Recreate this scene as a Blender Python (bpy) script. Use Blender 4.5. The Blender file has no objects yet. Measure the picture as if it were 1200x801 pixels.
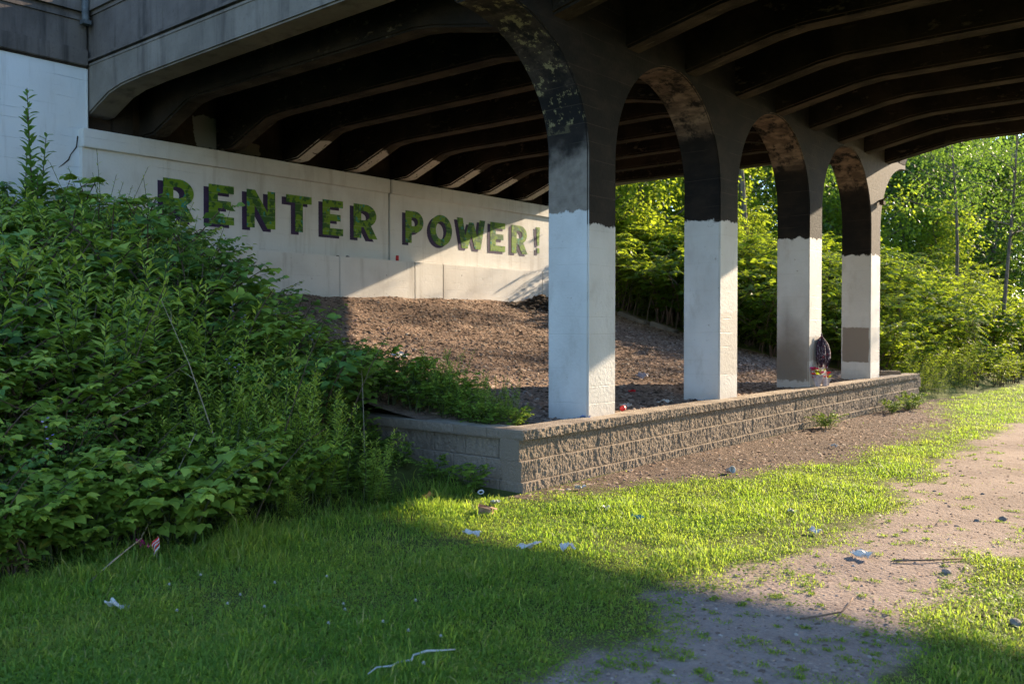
import bpy, bmesh, math, random
import numpy as np
from mathutils import Vector, Matrix

random.seed(7)
RNG = np.random.default_rng(7)
sc = bpy.context.scene
COL = sc.collection

# ------------------------------------------------------------------ camera
cam_d = bpy.data.cameras.new('camera')
cam = bpy.data.objects.new('camera', cam_d)
COL.objects.link(cam)
cam_d.sensor_width = 36.0
cam_d.lens = 31.29
cam_d.clip_end = 3000.0
cam_d.clip_start = 0.05
cam.location = (0.0, 0.0, 1.6)
cam.rotation_euler = (math.radians(90 - 1.07), 0, math.radians(39.8))
cam_d.dof.use_dof = True
cam_d.dof.focus_distance = 9.5
cam_d.dof.aperture_fstop = 3.2
sc.camera = cam

# ------------------------------------------------------------------ sky and sun
SUN = Vector((0.20, 1.0, 0.376)).normalized()
SUN_EL = math.asin(SUN.z)
SUN_AZ = math.atan2(SUN.x, SUN.y)
world = bpy.data.worlds.new('World')
sc.world = world
world.use_nodes = True
wn = world.node_tree
bg = wn.nodes['Background']
sky = wn.nodes.new('ShaderNodeTexSky')
sky.sky_type = 'NISHITA'
sky.sun_disc = False
sky.sun_elevation = SUN_EL
sky.sun_rotation = SUN_AZ
sky.air_density = 1.0
sky.dust_density = 0.4
sky.ozone_density = 3.5
wn.links.new(sky.outputs[0], bg.inputs[0])
bg.inputs[1].default_value = 0.15
sun_d = bpy.data.lights.new('sun', 'SUN')
sun_d.energy = 5.0
sun_d.angle = math.radians(0.55)
sun_d.color = (1.0, 0.80, 0.56)
sun = bpy.data.objects.new('sun', sun_d)
COL.objects.link(sun)
sun.rotation_euler = SUN.to_track_quat('Z', 'Y').to_euler()
sun.location = (8, 40, 20)
sc.view_settings.view_transform = 'Standard'
sc.view_settings.look = 'None'
sc.view_settings.gamma = 1.0
sc.view_settings.use_curve_mapping = False
sc.view_settings.exposure = 1.70
sc.cycles.max_bounces = 10
sc.cycles.diffuse_bounces = 5
sc.cycles.transmission_bounces = 6
sc.cycles.transparent_max_bounces = 8
sc.cycles.sample_clamp_indirect = 6.0

# ------------------------------------------------------------------ helpers: objects
def tag(o, label=None, cat=None, group=None, kind=None):
    if label: o['label'] = label
    if cat: o['category'] = cat
    if group: o['group'] = group
    if kind: o['kind'] = kind
    return o

def empty(name, loc=(0, 0, 0), label=None, cat=None, group=None):
    o = bpy.data.objects.new(name, None)
    o.empty_display_size = 0.1
    COL.objects.link(o)
    o.location = loc
    return tag(o, label, cat, group)

def link(name, me, parent=None, mat=None):
    o = bpy.data.objects.new(name, me)
    COL.objects.link(o)
    if parent is not None: o.parent = parent
    if mat is not None and not me.materials: me.materials.append(mat)
    return o

def pydata(name, V, F, mat, parent=None, smooth=False):
    me = bpy.data.meshes.new(name)
    me.from_pydata([tuple(v) for v in V], [], [tuple(f) for f in F])
    me.update()
    if smooth: me.shade_smooth()
    return link(name, me, parent, mat)

def np_mesh(name, V, F, mats, smooth=False, tint=None, midx=None):
    """V (n,3), F (m,k) uniform polygons."""
    me = bpy.data.meshes.new(name)
    V = np.asarray(V, np.float32); F = np.asarray(F, np.int32)
    m, k = F.shape
    me.vertices.add(len(V)); me.vertices.foreach_set('co', V.ravel())
    me.loops.add(m * k); me.loops.foreach_set('vertex_index', F.ravel())
    me.polygons.add(m)
    me.polygons.foreach_set('loop_start', np.arange(0, m * k, k, dtype=np.int32))
    me.polygons.foreach_set('loop_total', np.full(m, k, np.int32))
    if smooth: me.polygons.foreach_set('use_smooth', np.ones(m, bool))
    for mt in (mats if isinstance(mats, (list, tuple)) else [mats]): me.materials.append(mt)
    if midx is not None: me.polygons.foreach_set('material_index', np.asarray(midx, np.int32))
    if tint is not None:
        a = me.attributes.new('tint', 'FLOAT', 'POINT')
        a.data.foreach_set('value', np.asarray(tint, np.float32))
    me.update(calc_edges=True)
    me.validate()
    return me

class MB:
    """collects simple solids into one mesh"""
    def __init__(s): s.V = []; s.F = []
    def add(s, V, F):
        b = len(s.V); s.V += [tuple(v) for v in V]; s.F += [tuple(i + b for i in f) for f in F]; return s
    def box(s, x0, x1, y0, y1, z0, z1):
        return s.add([(x0,y0,z0),(x1,y0,z0),(x1,y1,z0),(x0,y1,z0),(x0,y0,z1),(x1,y0,z1),(x1,y1,z1),(x0,y1,z1)],
                     [(0,3,2,1),(4,5,6,7),(0,1,5,4),(1,2,6,5),(2,3,7,6),(3,0,4,7)])
    def tube(s, pts, rads, n=8, cap=True):
        pts = [Vector(p) for p in pts]
        if not hasattr(rads, '__len__'): rads = [rads] * len(pts)
        b = len(s.V); ref = Vector((0.31, 0.17, 0.93))
        for i, p in enumerate(pts):
            d = (pts[min(i + 1, len(pts) - 1)] - pts[max(i - 1, 0)]).normalized()
            u = d.cross(ref)
            if u.length < 1e-3: u = d.cross(Vector((1, 0, 0)))
            u.normalize(); w = d.cross(u)
            for k in range(n):
                a = 2 * math.pi * k / n
                s.V.append(tuple(p + (u * math.cos(a) + w * math.sin(a)) * rads[i]))
        for i in range(len(pts) - 1):
            for k in range(n):
                s.F.append((b + i*n + k, b + i*n + (k+1) % n, b + (i+1)*n + (k+1) % n, b + (i+1)*n + k))
        if cap:
            s.F.append(tuple(b + k for k in range(n))[::-1])
            s.F.append(tuple(b + (len(pts)-1)*n + k for k in range(n)))
        return s
    def lathe(s, prof, n=16, origin=(0, 0, 0), rot=None, crinkle=0.0):
        b = len(s.V); M = rot or Matrix.Identity(3); o = Vector(origin)
        for r, z in prof:
            for k in range(n):
                a = 2 * math.pi * k / n
                k_ = 1 + crinkle * math.sin(5 * a + 9 * z) + crinkle * .6 * math.sin(11 * a)
                s.V.append(tuple(o + M @ Vector((k_ * r * math.cos(a), k_ * r * math.sin(a), z))))
        for i in range(len(prof) - 1):
            for k in range(n):
                s.F.append((b + i*n + k, b + i*n + (k+1) % n, b + (i+1)*n + (k+1) % n, b + (i+1)*n + k))
        return s
    def build(s, name, mat, parent=None, smooth=False):
        return pydata(name, s.V, s.F, mat, parent, smooth)

def bevel_obj(o, w=0.012, seg=2):
    bm = bmesh.new(); bm.from_mesh(o.data)
    bmesh.ops.bevel(bm, geom=bm.edges[:], offset=w, segments=seg, affect='EDGES', clamp_overlap=True)
    bm.to_mesh(o.data); bm.free()

# value noise for terrain and masks (vectorised)
_perm = np.random.default_rng(3).random((256, 256)).astype(np.float32)
def vnoise(x, y, s=1.0):
    x = np.asarray(x, float) * s + 1000.0; y = np.asarray(y, float) * s + 1000.0
    xi = np.floor(x).astype(int); yi = np.floor(y).astype(int)
    fx = x - xi; fy = y - yi
    fx = fx * fx * (3 - 2 * fx); fy = fy * fy * (3 - 2 * fy)
    g = lambda a, b: _perm[a & 255, b & 255]
    return (g(xi, yi)*(1-fx)*(1-fy) + g(xi+1, yi)*fx*(1-fy) + g(xi, yi+1)*(1-fx)*fy + g(xi+1, yi+1)*fx*fy) - 0.5
def fbm(x, y, s=1.0, o=4):
    r = 0; a = 1.0
    for i in range(o):
        r = r + a * vnoise(x + 17.3*i, y - 9.1*i, s * 2**i); a *= 0.5
    return r

# ------------------------------------------------------------------ helpers: materials
class NT:
    def __init__(s, name):
        s.m = bpy.data.materials.new(name); s.m.use_nodes = True
        s.t = s.m.node_tree; s.t.nodes.clear()
        s.out = s.t.nodes.new('ShaderNodeOutputMaterial')
    def n(s, typ, ins=None, **props):
        nd = s.t.nodes.new('ShaderNode' + typ)
        for k, v in props.items(): setattr(nd, k, v)
        for k, v in (ins or {}).items(): s.put(nd.inputs[k], v)
        return nd
    def put(s, sock, v):
        if isinstance(v, bpy.types.NodeSocket): s.t.links.new(v, sock)
        elif v is not None:
            if hasattr(sock.default_value, '__len__') and hasattr(v, '__len__') and len(v) == 3 and len(sock.default_value) == 4: v = (*v, 1)
            sock.default_value = v
    def pos(s): return s.n('NewGeometry').outputs['Position']
    def nrm(s): return s.n('NewGeometry').outputs['True Normal']
    def obj(s): return s.n('TexCoord').outputs['Object']
    def xyz(s, v): 
        nd = s.n('SeparateXYZ', {0: v}); return nd.outputs[0], nd.outputs[1], nd.outputs[2]
    def comb(s, x, y, z): return s.n('CombineXYZ', {0: x, 1: y, 2: z}).outputs[0]
    def scl(s, v, k):
        return s.n('VectorMath', {0: v, 1: k}, operation='MULTIPLY').outputs[0]
    def addv(s, v, k):
        return s.n('VectorMath', {0: v, 1: k}, operation='ADD').outputs[0]
    def noise(s, sc_, v=None, det=4, rough=0.55, dist=0.0):
        return s.n('TexNoise', {'Vector': v, 'Scale': sc_, 'Detail': det, 'Roughness': rough, 'Distortion': dist}).outputs[0]
    def voro(s, sc_, v=None, feature='F1', out='Distance'):
        return s.n('TexVoronoi', {'Vector': v, 'Scale': sc_}, feature=feature).outputs[out]
    def mth(s, op, a, b=None, c=None, clamp=False):
        nd = s.n('Math', operation=op, use_clamp=clamp)
        s.put(nd.inputs[0], a)
        if b is not None: s.put(nd.inputs[1], b)
        if c is not None: s.put(nd.inputs[2], c)
        return nd.outputs[0]
    def add(s, a, b): return s.mth('ADD', a, b)
    def mul(s, a, b): return s.mth('MULTIPLY', a, b)
    def st(s, v, a, b):   # smoothstep a..b -> 0..1
        return s.n('MapRange', {'Value': v, 'From Min': a, 'From Max': b}, interpolation_type='SMOOTHSTEP').outputs[0]
    def band(s, v, a, b, e=0.01):
        return s.mul(s.st(v, a - e, a + e), s.st(v, b + e, b - e))
    def mix(s, f, a, b):
        nd = s.n('Mix', data_type='RGBA')
        s.put(nd.inputs[0], f); s.put(nd.inputs[6], a); s.put(nd.inputs[7], b)
        return nd.outputs[2]
    def mixf(s, f, a, b):
        nd = s.n('Mix', data_type='FLOAT')
        s.put(nd.inputs[0], f); s.put(nd.inputs[2], a); s.put(nd.inputs[3], b)
        return nd.outputs[0]
    def ramp(s, f, stops):
        nd = s.n('ValToRGB', {0: f}); cr = nd.color_ramp
        while len(cr.elements) < len(stops): cr.elements.new(0.5)
        for e, (p, c) in zip(cr.elements, stops): e.position = p; e.color = (*c, 1)
        return nd.outputs[0]
    def bump(s, h, dist=0.01, strength=1.0):
        return s.n('Bump', {'Height': h, 'Distance': dist, 'Strength': strength}).outputs[0]
    def attr(s, name): return s.n('Attribute', attribute_name=name).outputs['Fac']
    def rand(s): return s.n('ObjectInfo').outputs['Random']
    def done(s, col, rough=0.85, normal=None, spec=0.3, **kw):
        b = s.n('BsdfPrincipled', {'Base Color': col, 'Roughness': rough, 'Specular IOR Level': spec})
        for k, v in kw.items(): s.put(b.inputs[k], v)
        if normal is not None: s.t.links.new(normal, b.inputs['Normal'])
        s.t.links.new(b.outputs[0], s.out.inputs[0]); return s.m
    def leaf(s, col, trans, f=0.45, rough=0.55, spec=0.22):
        b = s.n('BsdfPrincipled', {'Base Color': col, 'Roughness': rough, 'Specular IOR Level': spec})
        t = s.n('BsdfTranslucent', {'Color': trans})
        mx = s.n('MixShader', {0: f})
        s.t.links.new(b.outputs[0], mx.inputs[1]); s.t.links.new(t.outputs[0], mx.inputs[2])
        s.t.links.new(mx.outputs[0], s.out.inputs[0]); return s.m

def plain(name, c, rough=0.7, var=0.15, scale=30, bump=0.0, spec=0.3, metal=0.0):
    m = NT(name); p = m.obj(); nz = m.noise(scale, p)
    col = m.mix(m.st(nz, 0.3, 0.7), tuple(x * (1 - var) for x in c), tuple(min(1, x * (1 + var)) for x in c))
    return m.done(col, rough, m.bump(nz, bump) if bump else None, spec, Metallic=metal)

# ---- concrete family
def concrete(name, c0, c1, stain=(0.05, 0.045, 0.04), stain_amt=0.5, board=0.16, bump=0.006):
    m = NT(name); p = m.pos(); x, y, z = m.xyz(p)
    big = m.noise(0.7, p, 5, 0.6); fine = m.noise(22, p, 5, 0.65)
    streak = m.noise(1.0, m.scl(p, (3.5, 3.5, 0.35)), 5, 0.65)
    col = m.mix(m.st(big, 0.35, 0.65), c0, c1)
    col = m.mix(m.mul(m.st(streak, 0.48, 0.72), stain_amt), col, stain)
    col = m.mix(m.mul(m.st(fine, 0.52, 0.75), 0.35), col, tuple(v * 0.55 for v in c0))
    h = m.mul(fine, 1.0)
    if board:
        zz = m.add(z, m.mul(m.noise(1.3, p, 2), 0.03))
        fr = m.mth('FRACT', m.mul(zz, 1 / board))
        ln = m.st(m.mth('ABSOLUTE', m.add(fr, -0.5)), 0.47, 0.5)
        ln = m.mul(ln, m.st(m.noise(2.2, p, 2), 0.35, 0.6))
        h = m.add(h, m.mul(ln, -0.8))
        col = m.mix(m.mul(ln, 0.25), col, stain)
    return m.done(col, 0.9, m.bump(h, bump), 0.2)

M_FASCIA = concrete('fascia concrete', (0.145, 0.125, 0.105), (0.225, 0.195, 0.165), (0.055, 0.045, 0.040), 0.6, 0)
M_PARAPET = concrete('parapet concrete', (0.090, 0.075, 0.067), (0.155, 0.130, 0.115), (0.035, 0.030, 0.028), 0.75, 0)
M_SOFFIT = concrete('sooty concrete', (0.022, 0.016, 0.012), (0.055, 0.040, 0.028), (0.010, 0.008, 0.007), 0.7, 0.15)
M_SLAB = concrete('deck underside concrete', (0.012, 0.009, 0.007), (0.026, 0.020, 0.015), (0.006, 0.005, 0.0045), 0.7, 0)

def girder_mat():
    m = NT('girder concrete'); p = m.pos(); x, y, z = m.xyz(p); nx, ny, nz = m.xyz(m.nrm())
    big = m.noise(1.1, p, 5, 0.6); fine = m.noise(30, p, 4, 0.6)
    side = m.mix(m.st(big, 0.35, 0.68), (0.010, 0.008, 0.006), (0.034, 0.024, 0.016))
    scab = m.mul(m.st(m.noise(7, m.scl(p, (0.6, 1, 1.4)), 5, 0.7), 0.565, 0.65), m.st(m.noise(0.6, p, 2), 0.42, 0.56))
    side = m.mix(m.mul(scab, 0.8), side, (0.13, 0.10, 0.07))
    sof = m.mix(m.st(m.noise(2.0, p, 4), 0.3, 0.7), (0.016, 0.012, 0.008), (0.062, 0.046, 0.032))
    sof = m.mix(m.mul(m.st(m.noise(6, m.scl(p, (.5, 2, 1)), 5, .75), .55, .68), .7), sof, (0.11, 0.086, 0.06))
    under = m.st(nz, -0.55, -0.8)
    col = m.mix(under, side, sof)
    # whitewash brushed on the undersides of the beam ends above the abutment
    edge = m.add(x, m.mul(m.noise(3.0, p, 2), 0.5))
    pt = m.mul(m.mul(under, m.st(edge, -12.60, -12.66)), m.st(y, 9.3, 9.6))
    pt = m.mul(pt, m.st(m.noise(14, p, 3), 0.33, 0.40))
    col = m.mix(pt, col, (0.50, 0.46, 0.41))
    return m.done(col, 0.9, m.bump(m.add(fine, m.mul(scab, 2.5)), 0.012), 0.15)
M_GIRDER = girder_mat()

def column_mat():
    m = NT('painted column concrete'); p = m.pos(); x, y, z = m.xyz(p); nx, ny, nz = m.xyz(m.nrm())
    fine = m.noise(26, p, 5, 0.6); big = m.noise(1.6, p, 4)
    ed = m.mul(m.add(m.noise(9, p, 3), -0.5), 0.16)
    zz = m.add(z, ed)
    front = m.st(ny, -0.4, -0.7)          # faces towards the meadow
    # upper edge of the white paint differs from column to column
    c1 = m.st(y, 9.3, 9.2)
    c4 = m.st(y, 15.7, 15.8)
    lim = m.mixf(c1, m.mixf(c4, 3.02, 2.93), m.mixf(front, 2.70, 2.84))
    white = m.st(zz, m.add(lim, 0.012), m.add(lim, -0.012)) if False else m.st(m.mth('SUBTRACT', zz, lim), 0.012, -0.012)
    board = m.mth('FRACT', m.mul(m.add(z, m.mul(m.noise(0.9, p, 2), 0.04)), 1 / 0.19))
    ln = m.mul(m.st(m.mth('ABSOLUTE', m.add(board, -0.5)), 0.465, 0.5), m.st(m.noise(1.7, m.scl(p, (1, 1, 3)), 2), 0.42, 0.6))
    wcol = m.mix(m.st(big, 0.3, 0.7), (0.50, 0.49, 0.475), (0.59, 0.58, 0.565))
    wcol = m.mix(m.mul(m.st(m.noise(4, m.scl(p, (1, 1, .45)), 6, .75), 0.50, 0.72), 0.45), wcol, (0.36, 0.33, 0.295))
    wcol = m.mix(m.mul(ln, 0.22), wcol, (0.36, 0.33, 0.29))
    chip = m.mth('MAXIMUM', m.st(m.noise(16, p, 4, 0.65), 0.70, 0.72), m.mul(m.st(m.noise(7, p, 6, 0.8), 0.665, 0.68), .8))
    wcol = m.mix(chip, wcol, (0.26, 0.23, 0.2))
    # black paint over old concrete, brown and scuffed where it thins
    bcol = m.mix(m.st(m.noise(2.1, m.scl(p, (1, 1, 1.8)), 5, .65), 0.38, 0.72), (0.005, 0.0042, 0.0038), (0.020, 0.014, 0.010))
    bcol = m.mix(m.mul(ln, 0.4), bcol, (0.08, 0.058, 0.042))
    # brown of the lit upper arch undersides, painted into the colour
    arch = m.mul(m.st(nz, -0.30, -0.55), m.st(z, 4.05, 4.25))
    acol = m.mix(m.st(m.noise(9, m.scl(p, (.5, .5, 2.2)), 4), 0.35, 0.7), (0.085, 0.058, 0.040), (0.21, 0.15, 0.105))
    bcol = m.mix(m.mul(m.mul(arch, m.mixf(c1, 1.0, .25)), m.st(m.noise(4, p, 5, .7), 0.40, 0.54)), bcol, acol)
    side = m.mul(m.st(nx, 0.5, 0.8), m.mixf(c4, m.st(m.noise(0.8, p, 3), 0.35, 0.65), 1.0))
    bcol = m.mix(m.mul(side, m.mixf(c4, 0.02, 0.75)), bcol, m.mix(m.noise(12, p, 4), (0.045, 0.036, 0.028), (0.16, 0.125, 0.095)))
    # band of bare grey concrete on the first column
    bare = m.mul(m.mul(c1, front), m.st(m.add(z, m.mul(m.add(m.noise(3, p, 4), -.5), .9)), 3.62, 3.25))
    bcol = m.mix(bare, bcol, m.mix(m.noise(14, p, 4), (0.10, 0.082, 0.066), (0.27, 0.23, 0.195)))
    # scabs of pale render left on the first bracket
    sc1 = m.mul(m.mul(c1, m.st(nz, -.2, -.35)), m.st(m.noise(8, p, 5, .75), .55, .60))
    bcol = m.mix(m.mul(sc1, 0.8), bcol, (0.24, 0.20, 0.10))
    col = m.mix(white, bcol, wcol)
    # grey cover-up squares
    face_x = m.st(nx, 0.5, 0.8)
    e2 = m.mul(m.add(m.noise(7, p, 3), -.5), .10)
    ze = m.add(z, e2); ye = m.add(y, m.mul(e2, .4)); xe = m.add(x, m.mul(e2, .4))
    g4 = m.mul(m.mul(m.band(ze, .90, 1.56), c4), m.add(m.mul(front, m.band(xe, -6.075, -5.575)), m.mul(face_x, 0.35)))
    col = m.mix(m.mul(g4, .96), col, (0.20, 0.165, 0.135))
    c2 = m.band(y, 10.6, 12.2); c3 = m.band(y, 13.7, 15.3)
    g2 = m.mul(m.mul(m.band(ze, 0.92, 1.78), c2), face_x)
    col = m.mix(m.mul(g2, .85), col, (0.47, 0.43, 0.385))
    g3 = m.mul(m.mul(m.band(ze, 1.02, 1.42), c3), face_x)
    col = m.mix(m.mul(g3, .9), col, (0.34, 0.31, 0.285))
    # scorch mark of an old fire at the foot of the third column
    fx = m.mth('ABSOLUTE', m.add(x, 5.92)); 
    sh = m.add(m.add(z, m.mul(fx, 1.5)), m.mul(m.add(m.noise(4, p, 3), -.5), .5))
    soot = m.mul(m.mul(m.st(sh, 2.25, 1.15), c3), front)
    clean = m.st(m.add(z, m.mul(m.add(m.noise(7, p, 3), -.5), .28)), 0.70, 0.66)
    soot = m.mul(soot, m.mth('SUBTRACT', 1.0, clean))
    col = m.mix(m.mul(soot, .95), col, (0.028, 0.020, 0.015))
    warm3 = m.mul(m.mul(c3, front), m.st(z, 2.6, 1.2))  # warm bounced light on the third column's front, painted into the colour
    col = m.mix(m.mul(warm3, .45), col, (0.30, 0.24, 0.19))
    # splash dirt at the foot
    col = m.mix(m.mul(m.st(m.add(z, ed), 0.80, 0.58), .3), col, (0.33, 0.28, 0.23))
    h = m.add(m.mul(fine, .9), m.mul(ln, -.35))
    return m.done(col, m.mixf(white, 0.85, 0.6), m.bump(h, 0.006), 0.3)
M_COLUMN = column_mat()

def whitewash(name, tone=(0.62, 0.60, 0.57), old=(0.47, 0.44, 0.40), chips=0.70):
    m = NT(name); p = m.pos(); x, y, z = m.xyz(p)
    big = m.noise(0.8, p, 5, .6); fine = m.noise(20, p, 5, .65)
    col = m.mix(m.mul(m.st(big, .42, .68), .6), tone, old)
    st = m.noise(1.2, m.scl(p, (3, 3, .3)), 5, .7)
    col = m.mix(m.mul(m.st(st, .50, .72), .5), col, (0.36, 0.32, 0.275))
    board = m.mth('FRACT', m.mul(m.add(z, m.mul(m.noise(.6, p, 2), .05)), 1 / .15))
    ln = m.mul(m.st(m.mth('ABSOLUTE', m.add(board, -.5)), .475, .5), m.st(m.noise(1.1, m.scl(p, (1, 1, 5)), 3), .45, .62))
    col = m.mix(m.mul(ln, .35), col, (0.34, 0.31, 0.28))
    chip = m.st(m.noise(9, p, 6, .75), chips, chips + .03)
    col = m.mix(chip, col, (0.16, 0.14, 0.12))
    return m.done(col, .75, m.bump(m.add(m.add(m.mul(fine, .6), m.mul(ln, -.7)), m.mul(chip, -.5)), .006), .25)
M_WHITE = whitewash('whitewashed concrete')
M_WHITE2 = whitewash('weathered whitewashed footing', (0.64, 0.61, 0.57), (0.46, 0.42, 0.38), 0.655)
M_WING = whitewash('whitewashed wing wall', (0.66, 0.66, 0.66), (0.57, 0.56, 0.55), 0.69)

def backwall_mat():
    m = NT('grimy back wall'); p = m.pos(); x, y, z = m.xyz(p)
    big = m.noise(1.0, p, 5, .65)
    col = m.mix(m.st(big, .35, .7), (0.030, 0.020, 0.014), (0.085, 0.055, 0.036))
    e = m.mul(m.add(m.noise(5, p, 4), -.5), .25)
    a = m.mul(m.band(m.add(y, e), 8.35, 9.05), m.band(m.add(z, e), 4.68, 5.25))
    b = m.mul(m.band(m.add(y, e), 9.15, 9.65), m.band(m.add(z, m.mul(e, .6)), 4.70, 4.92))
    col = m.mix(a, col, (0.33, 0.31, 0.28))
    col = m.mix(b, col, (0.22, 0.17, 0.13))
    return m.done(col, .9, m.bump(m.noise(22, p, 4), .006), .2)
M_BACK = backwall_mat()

def block_mat(name, top=False):
    m = NT(name); p = m.pos(); r = m.rand()
    fine = m.noise(70, p, 5, .7); mid = m.noise(14, p, 4, .6)
    base = m.mix(r, (0.23, 0.18, 0.138), (0.32, 0.255, 0.20))
    col = m.mix(m.st(fine, .35, .7), tuple(c * .72 for c in (0.30, 0.24, .185)), base)
    col = m.mix(m.mul(m.st(m.noise(1.5, p, 5, .7), .52, .75), .5), col, (0.12, 0.095, 0.075))
    nx, ny, nz = m.xyz(m.nrm())
    dust = m.mul(m.st(nz, .6, .9), m.st(m.noise(3, p, 4), .35, .6))
    col = m.mix(m.mul(dust, .7), col, (0.46, 0.39, 0.31))
    return m.done(col, .95, m.bump(m.add(fine, mid), .014), .15)
M_BLOCK = block_mat('split face block')

# ---- soils
def soil(name, c0, c1, fleck, fl=0.6, bump=0.02, fade=False):
    m = NT(name); p = m.pos()
    big = m.noise(0.8, p, 5, .6); mid = m.noise(7, p, 5, .65); fine = m.noise(60, p, 4, .7)
    col = m.mix(m.st(m.add(m.mul(big, .6), m.mul(mid, .4)), .38, .62), c0, c1)
    v = m.voro(38, p, out='Color')
    f = m.n('SeparateColor', {0: v}).outputs[0]
    col = m.mix(m.mul(m.st(f, .55, 1.0), fl), col, fleck)
    col = m.mix(m.mul(m.st(fine, .5, .75), .4), col, tuple(c * .45 for c in c0))
    if fade:
        t = m.add(m.attr('tint'), m.mul(m.add(m.noise(6, p, 5, .7), -.5), 1.1))
        col = m.mix(m.st(t, .75, .25), col, (0.105, 0.105, 0.036))
    h = m.add(m.mul(m.voro(38, p), -.8), m.add(fine, m.mul(mid, 1.5)))
    return m.done(col, .95, m.bump(h, bump), .12)
M_DIRT = soil('gravelly brown earth', (0.19, 0.122, 0.088), (0.37, 0.255, 0.188), (0.38, 0.29, 0.225), .5)
M_PATH = soil('trodden pale earth', (0.235, 0.178, 0.148), (0.33, 0.258, 0.218), (0.39, 0.315, 0.27), .3, .006, True)
M_STRIP = soil('mulchy dark earth', (0.085, 0.060, 0.046), (0.16, 0.115, 0.09), (0.26, 0.20, 0.155), .6, .02, True)

def ground_mat():
    m = NT('lawn soil'); p = m.pos()
    big = m.noise(.6, p, 5); fine = m.noise(45, p, 4, .7)
    col = m.mix(m.st(big, .4, .62), (0.085, 0.105, 0.026), (0.125, 0.140, 0.036))
    col = m.mix(m.mul(m.st(fine, .5, .75), .7), col, (0.075, 0.058, 0.034))
    return m.done(col, .95, m.bump(fine, .02), .1)
M_GROUND = ground_mat()

def chip_mat():
    m = NT('wood chips and gravel'); t = m.attr('tint')
    col = m.ramp(t, [(0.0, (0.055, 0.038, 0.028)), (.3, (0.18, 0.122, 0.09)), (.7, (0.32, 0.228, 0.172)), (.93, (0.42, 0.32, 0.25)), (1.0, (0.46, .40, .34))])
    return m.done(col, .95, None, .15)
M_CHIP = chip_mat()

# ---- plants
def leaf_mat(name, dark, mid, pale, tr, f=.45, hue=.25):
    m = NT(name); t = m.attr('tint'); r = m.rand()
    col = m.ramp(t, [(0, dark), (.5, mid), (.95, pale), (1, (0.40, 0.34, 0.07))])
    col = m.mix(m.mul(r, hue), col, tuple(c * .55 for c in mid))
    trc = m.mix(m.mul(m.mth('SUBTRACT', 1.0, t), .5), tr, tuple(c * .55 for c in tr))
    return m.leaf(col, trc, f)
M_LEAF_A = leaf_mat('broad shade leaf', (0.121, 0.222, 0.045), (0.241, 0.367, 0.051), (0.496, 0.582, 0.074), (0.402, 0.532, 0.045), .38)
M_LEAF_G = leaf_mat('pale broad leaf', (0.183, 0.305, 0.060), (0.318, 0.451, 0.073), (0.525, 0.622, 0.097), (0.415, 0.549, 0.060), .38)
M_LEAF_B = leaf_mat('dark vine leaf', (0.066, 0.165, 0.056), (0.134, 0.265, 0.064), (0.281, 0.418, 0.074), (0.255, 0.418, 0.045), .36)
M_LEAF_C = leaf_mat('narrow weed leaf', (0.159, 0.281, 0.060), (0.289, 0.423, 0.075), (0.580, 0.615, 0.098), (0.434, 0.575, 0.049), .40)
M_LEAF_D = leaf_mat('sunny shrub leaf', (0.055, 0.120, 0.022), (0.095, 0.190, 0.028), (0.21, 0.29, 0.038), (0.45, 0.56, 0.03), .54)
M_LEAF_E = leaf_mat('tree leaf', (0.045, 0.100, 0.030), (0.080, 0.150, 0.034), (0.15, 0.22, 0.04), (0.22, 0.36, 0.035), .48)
M_LEAF_F = leaf_mat('pale silvery weed leaf', (0.22, 0.28, 0.21), (0.32, 0.38, 0.29), (0.42, 0.48, 0.38), (0.25, 0.32, 0.2), .3)
M_LEAF_Y = leaf_mat('yellowing leaf', (0.24, 0.23, 0.04), (0.36, 0.32, 0.06), (0.46, 0.38, 0.07), (0.36, .33, .05), .4)
M_STEM = plain('green stem', (0.06, 0.075, 0.03), .8)
M_CANE = plain('brown cane', (0.10, 0.065, 0.045), .85)
M_DRY = plain('dry stalk', (0.30, 0.24, 0.17), .85)
def bark_mat():
    m = NT('tree bark'); p = m.obj()
    n = m.noise(3, m.scl(p, (6, 6, 1)), 6, .7)
    col = m.mix(m.st(n, .35, .65), (0.07, 0.055, 0.042), (0.22, 0.18, 0.145))
    return m.done(col, .95, m.bump(n, .03), .15)
M_BARK = bark_mat()
def grass_mat():
    m = NT('grass blade'); t = m.attr('tint'); p = m.pos()
    col = m.ramp(t, [(0, (0.085, 0.175, 0.034)), (.45, (0.135, 0.245, 0.046)), (.85, (0.215, 0.305, 0.062)), (.95, (0.28, 0.28, 0.06)), (1, (0.38, .32, .14))])
    col = m.mix(m.mul(m.st(m.noise(.9, p, 4), .45, .7), .5), col, (0.18, 0.235, 0.032))
    return m.leaf(col, m.mix(t, (0.36, 0.60, 0.045), (0.54, 0.66, 0.08)), .50, .55, .2)
M_GRASS = grass_mat()

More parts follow.
